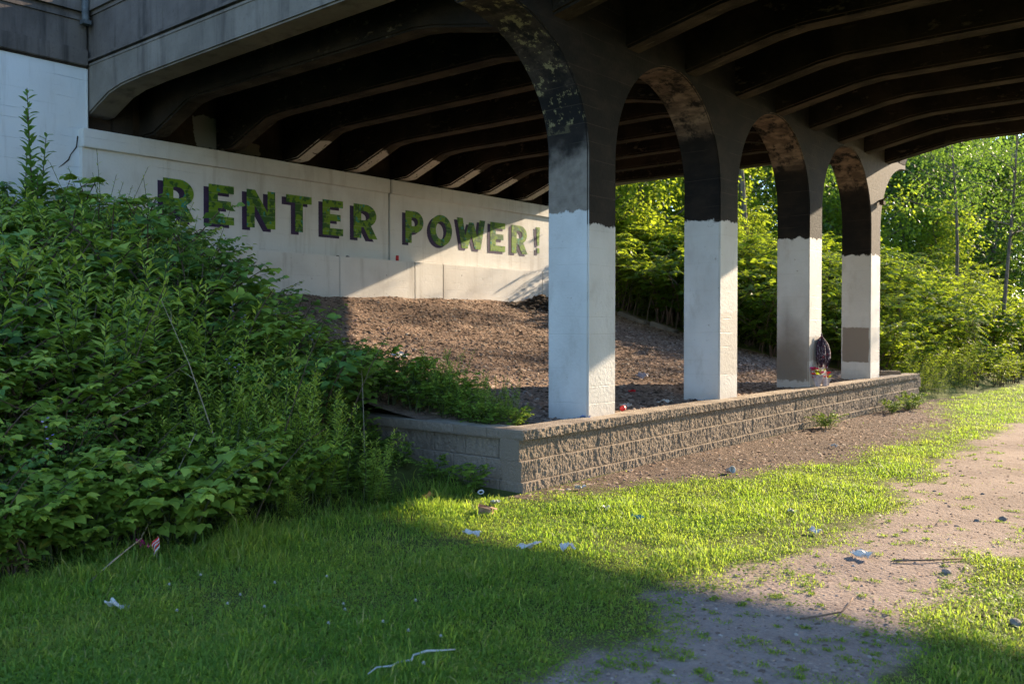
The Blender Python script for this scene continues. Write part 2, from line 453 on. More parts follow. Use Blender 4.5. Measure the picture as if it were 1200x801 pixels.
# ================================================================== TERRAIN
PATH_L = ([-6, 3.3, 4.6, 5.2, 6.2, 8, 9.9, 16, 40, 80], [-2.2, -2.22, -2.38, -2.30, -2.20, -2.24, -2.52, -2.8, -3.0, -3.0])
PATH_R = ([-6, 3.9, 5.2, 6.8, 8, 9.2, 11, 20, 40, 80], [-1.2, -1.50, -1.50, -1.60, -1.42, -.9, -.35, 0.0, 0.2, .2])
STRIP = ([6, 7, 8.9, 11, 13, 15, 17.5, 19.5, 21], [-5.2, -5.05, -4.25, -3.85, -3.75, -3.95, -4.5, -5.0, -5.3])
def sstep(v, a, b):
    t = np.clip((v - a) / (b - a), 0, 1); return t * t * (3 - 2 * t)
def T_mid(x, y):
    d = np.clip(-6.2 - x, 0, None)
    r = .565 + 1.62 * (np.clip(d, 0, 7.6) / 7.4) ** 1.42 + .055 * fbm(x, y, 1.3, 4) * np.clip(d / 1.0, 0.25, 1)
    return r
def T_near(x, y):
    d = np.clip(-5.9 - x, 0, 8.2)
    return 2.35 * (d / 7.9) ** 1.15 + .04 * fbm(x, y, .7, 3)
def T_far(x, y):
    d = np.clip(-5.3 - x, 0, 60)
    h = 5.4 * (1 - np.exp(-np.clip(d, 0, None) * .085 * 1.3))
    return h + .05 * fbm(x, y, .6, 3)
def ground_z(x, y):
    x = np.asarray(x, float); y = np.asarray(y, float)
    flat = .025 * fbm(x, y, .8, 3)
    mid = np.where(x < -5.45, np.minimum(T_mid(x, y) - .16, 3), 0.0)
    zn = T_near(x, y); zf = T_far(x, y)
    wn_ = sstep(y, 6.62, 6.72); wf = sstep(y, 19.6, 24.5)
    midf = np.where(y > 19.7, T_mid(x, y) * np.clip((-5.3 - x) / 1.2, 0, 1), mid)
    emb = zn * (1 - wn_) + (midf * (1 - wf) + zf * wf) * wn_
    behind = np.where(x < -14.2, 1.0, 0.0)
    return np.where(x < -5.3, emb + flat * .4, flat * np.clip((-x) / 1 + 8, 0, 1))

def lines(c0, c1, step, far):
    a = list(np.arange(c0, c1 + 1e-6, step)); s = step; v = a[-1]
    while v < far: s *= 1.35; v += s; a.append(v)
    s = step; v = a[0]; b = []
    while v > -far: s *= 1.35; v -= s; b.append(v)
    return np.array(b[::-1] + a)
gx = lines(-16, 4, .12, 900); gy = lines(0, 30, .12, 900)
GX, GY = np.meshgrid(gx, gy, indexing='ij')
GZ = ground_z(GX, GY)
GV = np.stack([GX.ravel(), GY.ravel(), GZ.ravel()], 1)
ny_ = len(gy)
ii, jj = np.meshgrid(np.arange(len(gx) - 1), np.arange(ny_ - 1), indexing='ij')
q = (ii * ny_ + jj).ravel()
GF = np.stack([q, q + ny_, q + ny_ + 1, q + 1], 1)
tag(link('ground', np_mesh('ground', GV, GF, M_GROUND, True)), kind='structure')

def patch(name, x0, x1, y0, y1, step, zfun, mask, mat, kind='structure', tf=None):
    xs = np.arange(x0, x1 + 1e-6, step); ys = np.arange(y0, y1 + 1e-6, step)
    X, Y = np.meshgrid(xs, ys, indexing='ij'); Z = zfun(X, Y)
    n = len(ys); i, j = np.meshgrid(np.arange(len(xs)-1), np.arange(n-1), indexing='ij')
    k = mask(X[:-1, :-1] + step/2, Y[:-1, :-1] + step/2)
    q = (i * n + j)[k]
    F = np.stack([q, q + n, q + n + 1, q + 1], 1)
    u, inv = np.unique(F.ravel(), return_inverse=True)
    V = np.stack([X.ravel(), Y.ravel(), Z.ravel()], 1)[u]
    return tag(link(name, np_mesh(name, V, inv.reshape(F.shape), mat, True, None if tf is None else tf(V[:, 0], V[:, 1]))), kind=kind)

def path_d(x, y):   # >0 on the trodden path, metres inside
    l = np.interp(y, *PATH_L); r = np.interp(y, *PATH_R)
    return np.minimum(x - l, r - x) + .42 * fbm(x, y, 1.5, 5)
def strip_d(x, y):
    l = np.interp(y, *STRIP)
    return np.where((y > 6.2) & (y < 21), l - x, -1) + .5 * fbm(x, y, 1.2, 4)
patch('path', -3.8, 1.4, -3, 60, .06, lambda x, y: ground_z(x, y) + .006, lambda x, y: path_d(x, y) > -.45, M_PATH, tf=lambda x, y: np.clip(1.0 + path_d(x, y) / .40, 0, 1))
patch('bare_soil', -5.30, -2.9, 6.3, 21, .06, lambda x, y: ground_z(x, y) + .004, lambda x, y: (strip_d(x, y) > -.5), M_STRIP, tf=lambda x, y: np.clip(.9 + strip_d(x, y) / .5, 0, 1))
patch('dirt_slope', -13.75, -5.42, 6.64, 19.8, .07, lambda x, y: T_mid(x, y), lambda x, y: x < 99, M_DIRT)

# ================================================================== BRIDGE
bridge = empty('bridge', (-5.825, 12.875, 0), 'old concrete bridge on tall arched columns painted white below and black above', 'bridge'); bridge['kind'] = 'thing'
bridge.location = (0, 0, 0)
COLY = [7.95, 11.05, 14.20, 17.22]; CW = .55
PX0, PX1 = -6.10, -5.55
YF0, YF1 = 6.45, 19.30
TOPZ = 5.84
def arch_profile(y):
    """underside height of the pier wall at y"""
    ys = COLY
    if y <= ys[0]:
        a = ys[0] - YF0; t = (ys[0] - y) / a
        return 3.45 + 1.33 * math.sqrt(max(0, 1 - (1 - t) ** 2)) if t <= 1 else 4.78
    for k in range(3):
        if ys[k] + CW < y < ys[k+1]:
            a = (ys[k+1] - ys[k] - CW) / 2; c = ys[k] + CW + a
            return 3.45 + 1.31 * math.sqrt(max(0, 1 - ((y - c) / a) ** 2))
    if y >= ys[3] + CW:
        a = YF1 - ys[3] - CW; t = (y - ys[3] - CW) / a
        return 3.45 + 1.33 * math.sqrt(max(0, 1 - (1 - t) ** 2))
    return None
def column(k, px0, px1, parent):
    yl = YF0 - .015 if k == 0 else (COLY[k-1] + CW + COLY[k]) / 2
    yr = YF1 + .015 if k == 3 else (COLY[k] + CW + COLY[k+1]) / 2
    y0, y1 = COLY[k], COLY[k] + CW
    N = 22
    pts = []
    for i in range(N + 1):          # left curve, outer to column; spacing tighter near the column
        t = i / N; y = yl + (y0 - yl) * (1 - (1 - t) ** 2)
        yy = max(y, YF0); pts.append((y, arch_profile(min(yy, y0 - 1e-5))))
    L = pts; R = []
    for i in range(N + 1):
        t = i / N; y = y1 + (yr - y1) * t ** 2
        yy = min(y, YF1); R.append((y, arch_profile(max(yy, y1 + 1e-5))))
    L[-1] = (y0, 3.45); R[0] = (y1, 3.45)
    low = L + R
    mb = MB()
    # pier wall above the springing
    V = []; F = []
    for y, z in low: V += [(px0, y, z), (px1, y, z), (px0, y, TOPZ), (px1, y, TOPZ)]
    for i in range(len(low) - 1):
        a = 4 * i; b = a + 4
        F.append((a + 1, b + 1, b + 3, a + 3)); F.append((b, a, a + 2, b + 2))
        if i != N: F.append((a, b, b + 1, a + 1))
    if k == 0: F.append((0, 1, 3, 2))
    if k == 3: a = 4 * (len(low) - 1); F.append((a + 1, a, a + 2, a + 3))
    mb.add(V, F)
    # shaft in lifts
    zs = [0.2, 1.0, 2.0, 3.0, 3.45]
    b = len(mb.V)
    for z in zs: mb.V += [(px0, y0, z), (px1, y0, z), (px1, y1, z), (px0, y1, z)]
    for i in range(len(zs) - 1):
        for c in range(4):
            p = b + 4*i + c; qn = b + 4*i + (c+1) % 4
            mb.F.append((p, qn, qn + 4, p + 4))
    o = mb.build('column', M_COLUMN, parent)
    bm = bmesh.new(); bm.from_mesh(o.data)
    bmesh.ops.remove_doubles(bm, verts=bm.verts[:], dist=.0004)
    es = [e for e in bm.edges if len(e.link_faces) == 2 and e.calc_face_angle(0) > 1.2 and min(v.co.z for v in e.verts) >= .15 and max(v.co.z for v in e.verts) < 5.8]
    bmesh.ops.bevel(bm, geom=es, offset=.016, segments=2, affect='EDGES', clamp_overlap=True)
    bm.to_mesh(o.data); bm.free()
    return o
for k in range(4):
    o = column(k, PX0, PX1, bridge)
    if k == 2: o['label'] = 'third column, scorched black at its foot'
    if k == 3: o['label'] = 'farthest column with a square grey cover-up patch'
for k in range(4):
    c = column(k, 6.60, 7.15, bridge)

XA, XR = -13.98, 15.0
def girder_low(x, lo=4.78, hi=5.06, ab=4.64, h=1.25):
    pts = [(XA, ab), (-13.55, ab + .02), (-12.55, hi - .03), (-12.2, hi), (PX0 - h - .25, hi), (PX0 - h + .1, hi - .04), (PX0, lo), (PX1, lo),
           (PX1 + h - .1, hi - .04), (PX1 + h + .25, hi), (6.6 - h - .25, hi), (6.6 - h + .1, hi - .04), (6.6, lo), (7.15, lo), (7.15 + h, hi), (XR - 1, hi), (XR, ab)]
    return pts
def beam(name, y0, y1, pts, ztop, mat, parent):
    V = []; F = []
    for x, z in pts: V += [(x, y0, z), (x, y1, z), (x, y0, ztop), (x, y1, ztop)]
    for i in range(len(pts) - 1):
        a = 4*i; b = a + 4
        F += [(a, b, b+2, a+2), (b+1, a+1, a+3, b+3), (a+1, b+1, b, a)]
    F += [(0, 2, 3, 1), (4*(len(pts)-1), 4*(len(pts)-1)+1, 4*(len(pts)-1)+3, 4*(len(pts)-1)+2)]
    o = pydata(name, V, F, mat, parent)
    return o
GY_ = [7.30, 8.70, 10.08, 11.48, 12.84, 14.14, 15.44, 16.78, 17.98]
for i, y in enumerate(GY_):
    dz = random.uniform(-.02, .02)
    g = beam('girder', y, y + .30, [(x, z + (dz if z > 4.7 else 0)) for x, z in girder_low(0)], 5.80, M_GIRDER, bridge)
    bevel = bmesh.new(); bevel.from_mesh(g.data)
    es = [e for e in bevel.edges if len(e.link_faces) == 2 and e.calc_face_angle(0) > 1.2 and max(v.co.z for v in e.verts) < 5.3]
    bmesh.ops.bevel(bevel, geom=es, offset=.03, segments=2, affect='EDGES'); bevel.to_mesh(g.data); bevel.free()
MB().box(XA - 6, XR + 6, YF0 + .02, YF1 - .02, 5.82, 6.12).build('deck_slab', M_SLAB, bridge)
fp = [(-14.3, 4.86), (XA + .08, 4.88), (-13.62, 4.98), (-13.3, 5.09), (-12.9, 5.15), (-12.3, 5.175), (-11, 5.19), (-7.2, 5.22), (-6.6, 5.20), (-6.35, 5.12), (-6.2, 5.0), (PX0, 4.86), (PX1, 4.86),
      (-5.50, 5.02), (-5.38, 5.12), (-5.15, 5.20), (-4.6, 5.27), (-3.5, 5.33), (-1.5, 5.38), (0.5, 5.39), (2.5, 5.38), (4.6, 5.33), (5.7, 5.27), (6.3, 5.15), (6.6, 4.86), (7.15, 4.86), (7.5, 5.15), (9, 5.22), (13.6, 5.15), (XR, 4.9)]
for (a, b) in ((YF0, YF0 + .42), (YF1 - .42, YF1)):
    f = beam('fascia_girder', a, b, fp, 5.60, M_FASCIA, bridge)
    bm = bmesh.new(); bm.from_mesh(f.data)
    es = [e for e in bm.edges if len(e.link_faces) == 2 and e.calc_face_angle(0) > 1.2 and max(v.co.z for v in e.verts) < 5.5]
    bmesh.ops.bevel(bm, geom=es, offset=.025, segments=2, affect='EDGES'); bm.to_mesh(f.data); bm.free()
# mouldings and parapets along both edges
for s, y in ((1, YF0), (-1, YF1)):
    def yb(d0, d1): return (min(y + s*d0, y + s*d1), max(y + s*d0, y + s*d1))
    x0, x1 = -14.3, XR
    MB().box(x0, x1, *yb(-.012, .30), 5.600, 5.632).build('drip_mould', M_FASCIA, bridge)
    MB().box(x0, x1, *yb(.030, .30), 5.632, 5.668).build('shadow_groove', M_PARAPET, bridge)
    MB().box(x0, x1, *yb(-.030, .30), 5.668, 5.705).build('drip_mould', M_PARAPET, bridge)
    pw = MB().box(x0, x1, *yb(.015, .28), 5.705, 6.36).build('parapet', M_PARAPET, bridge)
    MB().box(x0, x1, *yb(-.005, .30), 6.36, 6.42).build('parapet_mould', M_PARAPET, bridge)
    MB().box(x0, x1, *yb(-.045, .34), 6.42, 6.62).build('parapet_coping', M_PARAPET, bridge)

# ================================================================== ABUTMENT AND WING WALL
ab = empty('abutment_wall', (0, 0, 0), 'long whitewashed abutment wall lettered RENTER POWER! under the bridge', 'wall'); ab['kind'] = 'thing'
JY = 12.58
SH0 = 6.28
# back wall under the girders
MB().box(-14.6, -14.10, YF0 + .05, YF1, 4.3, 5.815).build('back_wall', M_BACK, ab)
MB().box(-14.45, -14.0, 6.88, 7.2, 4.612, 5.75).build('beam_seat', M_SOFFIT, ab)
for y0, y1 in ((SH0, JY - .02), (JY + .02, 19.6)):
    o = MB().box(-14.1, -13.735, y0, y1, 4.325, 4.612).build('bearing_shelf', M_WHITE, ab); bevel_obj(o, .012)
    o = MB().box(-14.08, -13.80, y0 + .01, y1, 2.95, 4.325).build('wall_panel', M_WHITE, ab)
MB().box(-14.08, -13.815, SH0 + .02, 19.58, 2.926, 2.949).build('ledge_joint', M_SOFFIT, ab)
MB().box(-14.0, -13.88, JY - .03, JY + .03, 2.9, 4.6).build('joint_filler', M_SOFFIT, ab)
fy = [SH0 - .3, 11.05, 13.05, 13.9, 17.4, 19.6]
for a, b in zip(fy[:-1], fy[1:]):
    o = MB().box(-14.1, -13.52, a + .003, b - .003, .9, 2.925).build('footing_panel', M_WHITE2, ab); bevel_obj(o, .012)
# letters -------------------------------------------------------------
def arc(cx, cy, rx, ry, a0, a1, n=14):
    return [(cx + rx*math.cos(math.radians(a0 + (a1-a0)*i/n)), cy + ry*math.sin(math.radians(a0 + (a1-a0)*i/n))) for i in range(n+1)]
def glyph(ch):
    """outlines in a unit cell, y up"""
    if ch == 'E': return [[(0,0),(1,0),(1,.20),(.36,.20),(.36,.41),(.88,.41),(.88,.60),(.36,.60),(.36,.80),(1,.80),(1,1),(0,1)]]
    if ch == 'N': return [[(0,0),(.27,0),(.27,.60),(.72,0),(1,0),(1,1),(.73,1),(.73,.42),(.29,1),(0,1)]]
    if ch == 'T': return [[(.35,0),(.65,0),(.65,.79),(1,.79),(1,1),(0,1),(0,.79),(.35,.79)]]
    bowl = lambda lo: [(0,1)] + [(.45,1)] + arc(.50, (1+lo)/2, .48, (1-lo)/2, 88, -88)[0:] 
    if ch == 'P': return [[(0,0),(.33,0),(.33,.33)] + arc(.50,.665,.48,.335,-85,85) + [(0,1)], [(.33,.53)] + arc(.48,.665,.20,.135,-85,85) + [(.33,.80)]]
    if ch == 'R': return [[(0,0),(.32,0),(.32,.33),(.42,.33),(.66,0),(1.02,0),(.74,.385)] + arc(.50,.675,.48,.325,-52,85) + [(0,1)], [(.32,.53)] + arc(.48,.67,.20,.135,-85,85) + [(.32,.805)]]
    if ch == 'O': return [arc(.5,.5,.5,.5,0,350,34), arc(.5,.5,.24,.29,0,350,28)]
    if ch == 'W': return [[(.17,0),(.37,0),(.50,.46),(.63,0),(.83,0),(1,1),(.80,1),(.71,.40),(.58,.88),(.42,.88),(.29,.40),(.20,1),(0,1)]]
    if ch == '!': return [[(.22,.30),(.78,.30),(1,1),(0,1)], [(.15,0),(.85,0),(.85,.20),(.15,.20)]]
def camo(name, a, b, c):
    m = NT(name); p = m.pos()
    n1 = m.noise(5.5, p, 3, .6); n2 = m.noise(8.0, m.addv(p, (4, 9, 2)), 3, .6)
    col = m.mix(m.st(n1, .50, .545), a, b)
    col = m.mix(m.st(n2, .615, .645), col, c)
    z = m.xyz(p)[2]
    w = m.st(m.noise(13, p, 5, .75), .66, .69)
    ln = m.st(m.mth('ABSOLUTE', m.add(m.mth('FRACT', m.mul(m.add(z, m.mul(m.noise(.6, p, 2), .05)), 1/.15)), -.5)), .46, .5)
    col = m.mix(m.mth('MAXIMUM', m.mul(w, .5), m.mul(ln, .35)), col, (0.45, .43, .36))
    return m.done(col, .7, m.bump(m.noise(20, p, 4), .004), .25)
M_CAMO = camo('camouflage green paint', (0.125, 0.225, 0.013), (0.032, 0.095, 0.018), (0.025, 0.20, 0.16))
M_PURPLE = plain('dark purple paint', (0.032, 0.017, 0.058), .75, .3, 6)
TXT = [('R',7.60,8.16),('E',8.43,8.92),('N',9.18,9.78),('T',10.02,10.60),('E',10.86,11.36),('R',11.63,12.24),('P',13.04,13.58),('O',13.77,14.46),('W',14.62,15.58),('E',15.76,16.30),('R',16.54,17.14),('!',17.50,17.65)]
def glyph_mesh(ch, w, h, depth):
    cu = bpy.data.curves.new('letter', 'CURVE'); cu.dimensions = '2D'; cu.fill_mode = 'BOTH'; cu.extrude = depth / 2
    for poly in glyph(ch):
        sp = cu.splines.new('POLY'); sp.points.add(len(poly) - 1); sp.use_cyclic_u = True
        for pt, (u, v) in zip(sp.points, poly): pt.co = (u * w, v * h, 0, 1)
    tmp = bpy.data.objects.new('tmp', cu); COL.objects.link(tmp)
    dg = bpy.context.evaluated_depsgraph_get()
    me = bpy.data.meshes.new_from_object(tmp.evaluated_get(dg))
    bpy.data.objects.remove(tmp); bpy.data.curves.remove(cu)
    return me
# local x -> +Y, local y -> +Z, local z -> +X
RM = Matrix(((0, 0, 1), (1, 0, 0), (0, 1, 0))).to_4x4()
for ch, y0, y1 in TXT:
    zb = 3.35 if ch != '!' else 3.40; zt = 4.03 if ch != '!' else 4.05
    me = glyph_mesh(ch, y1 - y0, zt - zb, .003)
    o = link('letter', me, ab, M_CAMO); o.matrix_local = Matrix.Translation((-13.7925, y0, zb)) @ RM
    o['label'] = 'green camouflage letter ' + ch if ch != '!' else 'green camouflage exclamation mark'
    me2 = me.copy(); me2.materials.clear()
    s_ = link('letter_shadow', me2, o, M_PURPLE)
    s_.location = (-.095, -.055, -.004)

wg = empty('wing_wall', (0, 0, 0), 'pale whitewashed wing wall with weathered concrete parapet left of the bridge', 'wall'); wg['kind'] = 'thing'
o = MB().box(-14.5, -13.90, -14, 6.43, .5, 5.555).build('wall_face', M_WING, wg)
MB().box(-14.3, -13.94, SH0 - .6, YF0, .5, 5.5)
MB().box(-14.5, -13.885, -14, 6.40, 5.556, 5.585).build('drip_mould', M_SOFFIT, wg)
o = MB().box(-14.5, -13.845, -14, 6.42, 5.586, 5.835).build('base_course', M_PARAPET, wg); bevel_obj(o, .012)
MB().box(-14.5, -13.905, -14, 6.42, 5.836, 6.27).build('parapet_panel', M_PARAPET, wg)
MB().box(-14.5, -13.88, -14, 6.42, 6.271, 6.33).build('parapet_mould', M_PARAPET, wg)
MB().box(-14.5, -13.905, -14, 6.42, 6.331, 6.40).build('parapet_band', M_PARAPET, wg)
MB().box(-14.5, -13.84, -14, 6.42, 6.401, 6.62).build('parapet_coping', M_PARAPET, wg)
# the fascia's white joint line and the crack running from the shelf
MB().box(-13.90, -13.885, 6.405, 6.425, 4.62, 5.55).build('joint_strip', M_WHITE, wg)
crk = MB().tube([(-13.899, 6.27, 4.5), (-13.899, 6.25, 4.33), (-13.899, 6.16, 4.2), (-13.899, 6.13, 4.12), (-13.899, 6.04, 4.03), (-13.899, 5.98, 3.98)], [.010, .012, .008, .012, .007, .003], 5)
crk.build('crack', M_SOFFIT, wg)
M_PIPE = plain('grey painted steel', (0.10, 0.11, 0.12), .55, .3, 12)
pp = MB().tube([(-13.80, 6.36, 6.62), (-13.80, 6.36, 6.30), (-13.80, 6.36, 6.22)], [.055, .055, .05], 10)
pp.box(-13.86, -13.74, 6.30, 6.42, 6.20, 6.26)
pp.build('joint_cover', M_PIPE, wg)
rab = empty('abutment_wall', (0, 0, 0), 'plain concrete abutment wall on the far right bank beyond the frame', 'wall'); rab['kind'] = 'thing'
MB().box(XR - .05, XR + 6, YF0 - 4, YF1 + 4, -.3, 4.86).build('wall_panel', M_WHITE, rab)
MB().box(XR + .5, XR + 6, YF0 + .05, YF1 - .05, 4.86, 5.81).build('back_wall', M_BACK, rab)

# ================================================================== RETAINING WALL
rw = empty('retaining_wall', (0, 0, 0), 'low retaining wall of rough split face blocks with flat cap stones', 'wall'); rw['kind'] = 'thing'
def block_mesh(name, L, H, D, rough, nx=56, nz=22, seed=0, chamfer=.008):
    """front face at y=0 looking to -y, x 0..L, z 0..H"""
    xs = np.linspace(0, L, nx); zs = np.linspace(0, H, nz)
    X, Z = np.meshgrid(xs, zs, indexing='ij')
    n = .55 * fbm(X + seed*7.7, Z*.8 + seed*3.1, 11, 2) + .75 * fbm(X + seed*5.7, Z*.75 + seed, 32, 2) + .55 * fbm(X + seed*2.3, Z*.9 - seed, 62, 2)
    edge = np.minimum(np.minimum(X, L - X) / .010, np.minimum(Z, H - Z) / .006).clip(0, 1)
    Y = -rough * n * edge + (1 - edge) * .004
    V = np.stack([X.ravel(), Y.ravel(), Z.ravel()], 1)
    i, j = np.meshgrid(np.arange(nx-1), np.arange(nz-1), indexing='ij'); q = (i*nz + j).ravel()
    F = [tuple(f) for f in np.stack([q, q+nz, q+nz+1, q+1], 1)]
    V = [tuple(v) for v in V]; b = len(V)
    V += [(0, D, 0), (L, D, 0), (L, D, H), (0, D, H)]
    bot = [k*nz for k in range(nx)]; top = [k*nz + nz - 1 for k in range(nx)]
    F.append(tuple(bot[::-1] + [b, b+1])); F.append(tuple(top + [b+2, b+3]))
    F.append(tuple([k for k in range(nz)][::1] + [b+3, b])); F.append(tuple([(nx-1)*nz + k for k in range(nz)][::-1] + [b+1, b+2]))
    F.append((b+1, b, b+3, b+2))
    me = bpy.data.meshes.new(name); me.from_pydata(V, [], F); me.update(); me.materials.append(M_BLOCK)
    return me
BL = .445
blocks = [block_mesh('block', BL - .004, .1985, .24, .0115, seed=s) for s in range(7)]
caps = [block_mesh('cap_stone', BL - .004, .098, .30, .015, nz=12, seed=s + 20) for s in range(5)]
smooth_b = [block_mesh('block', BL - .006, .197, .24, .010, seed=s + 40) for s in range(4)]
smooth_c = [block_mesh('cap_stone', BL - .004, .098, .30, .007, nz=6, seed=s + 60) for s in range(3)]
def put(me, name, M):
    o = bpy.data.objects.new(name, me); COL.objects.link(o); o.parent = rw; o.matrix_local = M; return o
R_long = Matrix.Rotation(math.pi/2, 4, 'Z')     # local x -> +Y, local -y -> +X
k = 0
for c, (z, xf) in enumerate(((-.10, -5.326), (.10, -5.348), (.30, -5.370), (.50, -5.328))):
    off = (c % 2) * BL / 2
    y = 6.55 + (off - BL if off else 0)
    n = 31
    for i in range(n):
        yy = y + i * BL
        me = (caps if c == 3 else blocks)[(i * 5 + c * 3 + i // 4) % (5 if c == 3 else 7)]
        L = BL
        if yy < 6.54:
            o = put(me, 'cap_stone' if c == 3 else 'block', Matrix.Translation((xf, 6.552, z)) @ R_long @ Matrix.Diagonal((.5, 1, 1, 1)))
        else:
            if yy + BL > 19.95: continue
            jit = random.uniform(-.004, .004)
            o = put(me, 'cap_stone' if c == 3 else 'block', Matrix.Translation((xf + jit, yy, z + .001)) @ R_long)
for c, (z, yf) in enumerate(((-.10, 6.550), (.10, 6.572), (.30, 6.594), (.50, 6.545))):
    x = (-5.335, -5.357, -5.379, -5.332)[c] - .006
    first = (.62, 1.0, .62, 1.0)[c]
    while x > -8.8:
        me = (smooth_c if c == 3 else smooth_b)[(k * 3 + c) % (3 if c == 3 else 4)]; k += 1
        L = BL * first
        o = put(me, 'cap_stone' if c == 3 else 'block', Matrix.Translation((x - L, yf, z + .0005)) @ Matrix.Diagonal((first, 1, 1, 1)))
        x -= L; first = 1.0
# wall end at the far side and the core fill behind the blocks
MB().box(-5.70, -5.40, 6.80, 19.86, -.2, .499).build('core_fill', M_STRIP, rw)
o = MB().box(-.2, .2, -.1, .1, 0, .1).build('cap_stone', M_BLOCK); bevel_obj(o, .01)
o.location = (-5.72, 18.95, .57); o.rotation_euler = (0, 0, .5)
o.name = 'loose_cap_stone'; tag(o, 'loose cap stone lying on the far end of the terrace', 'stone')
# white crumbs of mortar and paper caught on the block ledges
#DETAIL_ANCHOR

# ================================================================== LOOSE CHIPS ON THE BARE GROUND
def chips(name, n, sampler, zf, s0, s1, label, cat, seed, t0=0.0):
    r = np.random.default_rng(seed)
    x, y = sampler(r, n); n = len(x); z = zf(x, y)
    base = np.array([(-.5, -.5, 0), (.5, -.4, 0), (.45, .5, 0), (-.4, .45, 0), (-.1, .05, .55), (.25, -.05, .45)])
    T_ = np.array([(0, 1, 5), (1, 2, 5), (2, 4, 5), (2, 3, 4), (3, 0, 4), (0, 5, 4)])
    a = r.random(n) * 6.283; s = s0 + (s1 - s0) * r.random(n) ** 2.2
    ax = .6 + 1.2 * r.random(n); hh = .35 + .5 * r.random(n)
    B = base[None] + (r.random((n, 6, 3)) - .5) * .25
    X = B[..., 0] * ax[:, None]; Y = B[..., 1]; Z = B[..., 2] * hh[:, None] - .06
    tx = (r.random(n) - .5) * .5
    Z = Z + X * tx[:, None]
    V = np.stack([x[:, None] + s[:, None] * (X*np.cos(a)[:, None] - Y*np.sin(a)[:, None]),
                  y[:, None] + s[:, None] * (X*np.sin(a)[:, None] + Y*np.cos(a)[:, None]), z[:, None] + s[:, None] * Z], -1)
    F = T_[None] + (np.arange(n) * 6)[:, None, None]
    t = np.repeat(t0 + (1 - t0) * r.random(n), 6)
    return tag(link(name, np_mesh(name, V.reshape(-1, 3), F.reshape(-1, 3), M_CHIP, False, t)), label, cat, None, 'stuff')
chips('wood_chips', 42000, lambda r, n: (-13.6 + 8.0 * r.random(n), 6.9 + 12.6 * r.random(n)), T_mid, .012, .072,
      'brown wood chips and gravel strewn over the dirt slope', 'wood chips', 1)
def smp_strip(r, n):
    x = -5.28 + 2.4 * r.random(n); y = 6.5 + 14 * r.random(n); k = strip_d(x, y) > -.12; return x[k], y[k]
chips('mulch_chips', 22000, smp_strip, ground_z, .012, .05, 'dark mulch chips along the foot of the retaining wall', 'mulch', 2)
def smp_path(r, n):
    d = 3.2 * (16 ** r.random(n)); a = math.radians(90 + 39.8) + (r.random(n) - .5) * 1.3
    x = d*np.cos(a); y = d*np.sin(a); k = path_d(x, y) > -.15; return x[k], y[k]
chips('path_grit', 60000, smp_path, lambda x, y: ground_z(x, y) + .006, .005, .026, 'small grit and pebbles on the trodden path', 'grit', 3, .22)

# ================================================================== GRASS
def lawn_keep(x, y, r):
    n = len(x); pd = path_d(x, y); sd = strip_d(x, y)
    keep = np.clip(.55 - pd / .30, 0, 1)
    tuft = fbm(x, y, 3.6, 3)
    keep = np.where(pd > .02, np.where(tuft > .26, .45 * np.clip(1 - pd / .6, .1, 1), .006), keep)
    keep = np.where(sd > -.45, keep * np.clip(.5 - sd / .5, .02, 1) ** 1.5, keep)
    keep *= np.clip(.70 + 1.5 * (fbm(x, y, 1.1, 4) + .30), .40, 1)
    toe = np.where(y < 6.6, -5.75, np.where(y > 19.95, -5.15 + (y - 20) * .06, -5.30))
    keep *= (x > toe - .5 * (y < 6.6) * r.random(n))
    return keep, pd, sd
def scatter(n, r, k=.92):
    d = 2.6 * (18 ** (r.random(n) ** k)); a = math.radians(90 + 39.8) + (r.random(n) - .5) * 1.5
    return d*np.cos(a), d*np.sin(a), d
def grass(n, seed):
    r = np.random.default_rng(seed)
    x, y, d = scatter(n, r)
    keep, pd, sd = lawn_keep(x, y, r)
    k = r.random(n) < keep
    x, y, d, pd, sd = x[k], y[k], d[k], pd[k], sd[k]; n = len(x)
    z = ground_z(x, y) - .004
    edge = np.clip((.15 - pd) / .6, .35, 1) * np.clip((.1 - sd) / .6, .5, 1)
    rough_toe = np.clip((-5.0 - x) / .7, 0, 1) * (y < 6.4)
    clump = np.clip(fbm(x, y, 2.4, 4) + .42, 0, 1)
    L = (.020 + .034 * r.random(n) ** 1.2) * (.5 + 1.35 * clump) * edge * (1 + 1.6 * rough_toe)
    L *= np.where(r.random(n) < .03, 1.9, 1)
    w = (.0013 + .0020 * r.random(n)) * (1 + d * .06)
    th = r.random(n) * 6.283; ln = .25 + 1.0 * r.random(n)
    dx, dy = np.cos(th), np.sin(th)
    bx, by = -dy * w, dx * w; o1 = ln * L * .42; h1 = L * .58; o2 = ln * L; h2 = L * (1 - .32 * ln)
    V = np.stack([np.stack([x, y, z], -1), np.stack([x + dx*o1 - bx, y + dy*o1 - by, z + h1], -1), np.stack([x + dx*o1 + bx, y + dy*o1 + by, z + h1], -1), np.stack([x + dx*o2, y + dy*o2, z + h2], -1)], 1)
    o = (np.arange(n) * 4)[:, None]
    F = np.concatenate([np.concatenate([o, o+2, o+1], 1), np.concatenate([o+1, o+2, o+3], 1)])
    t = np.clip(r.random(n)*.6 + .55*fbm(x, y, 1.7, 3) + .22 + .2*(1-edge), 0, .93)
    t = np.where(r.random(n) < .07, 1.0, t)
    return np_mesh('grass', V.reshape(-1, 3), F, M_GRASS, False, np.repeat(t, 4))
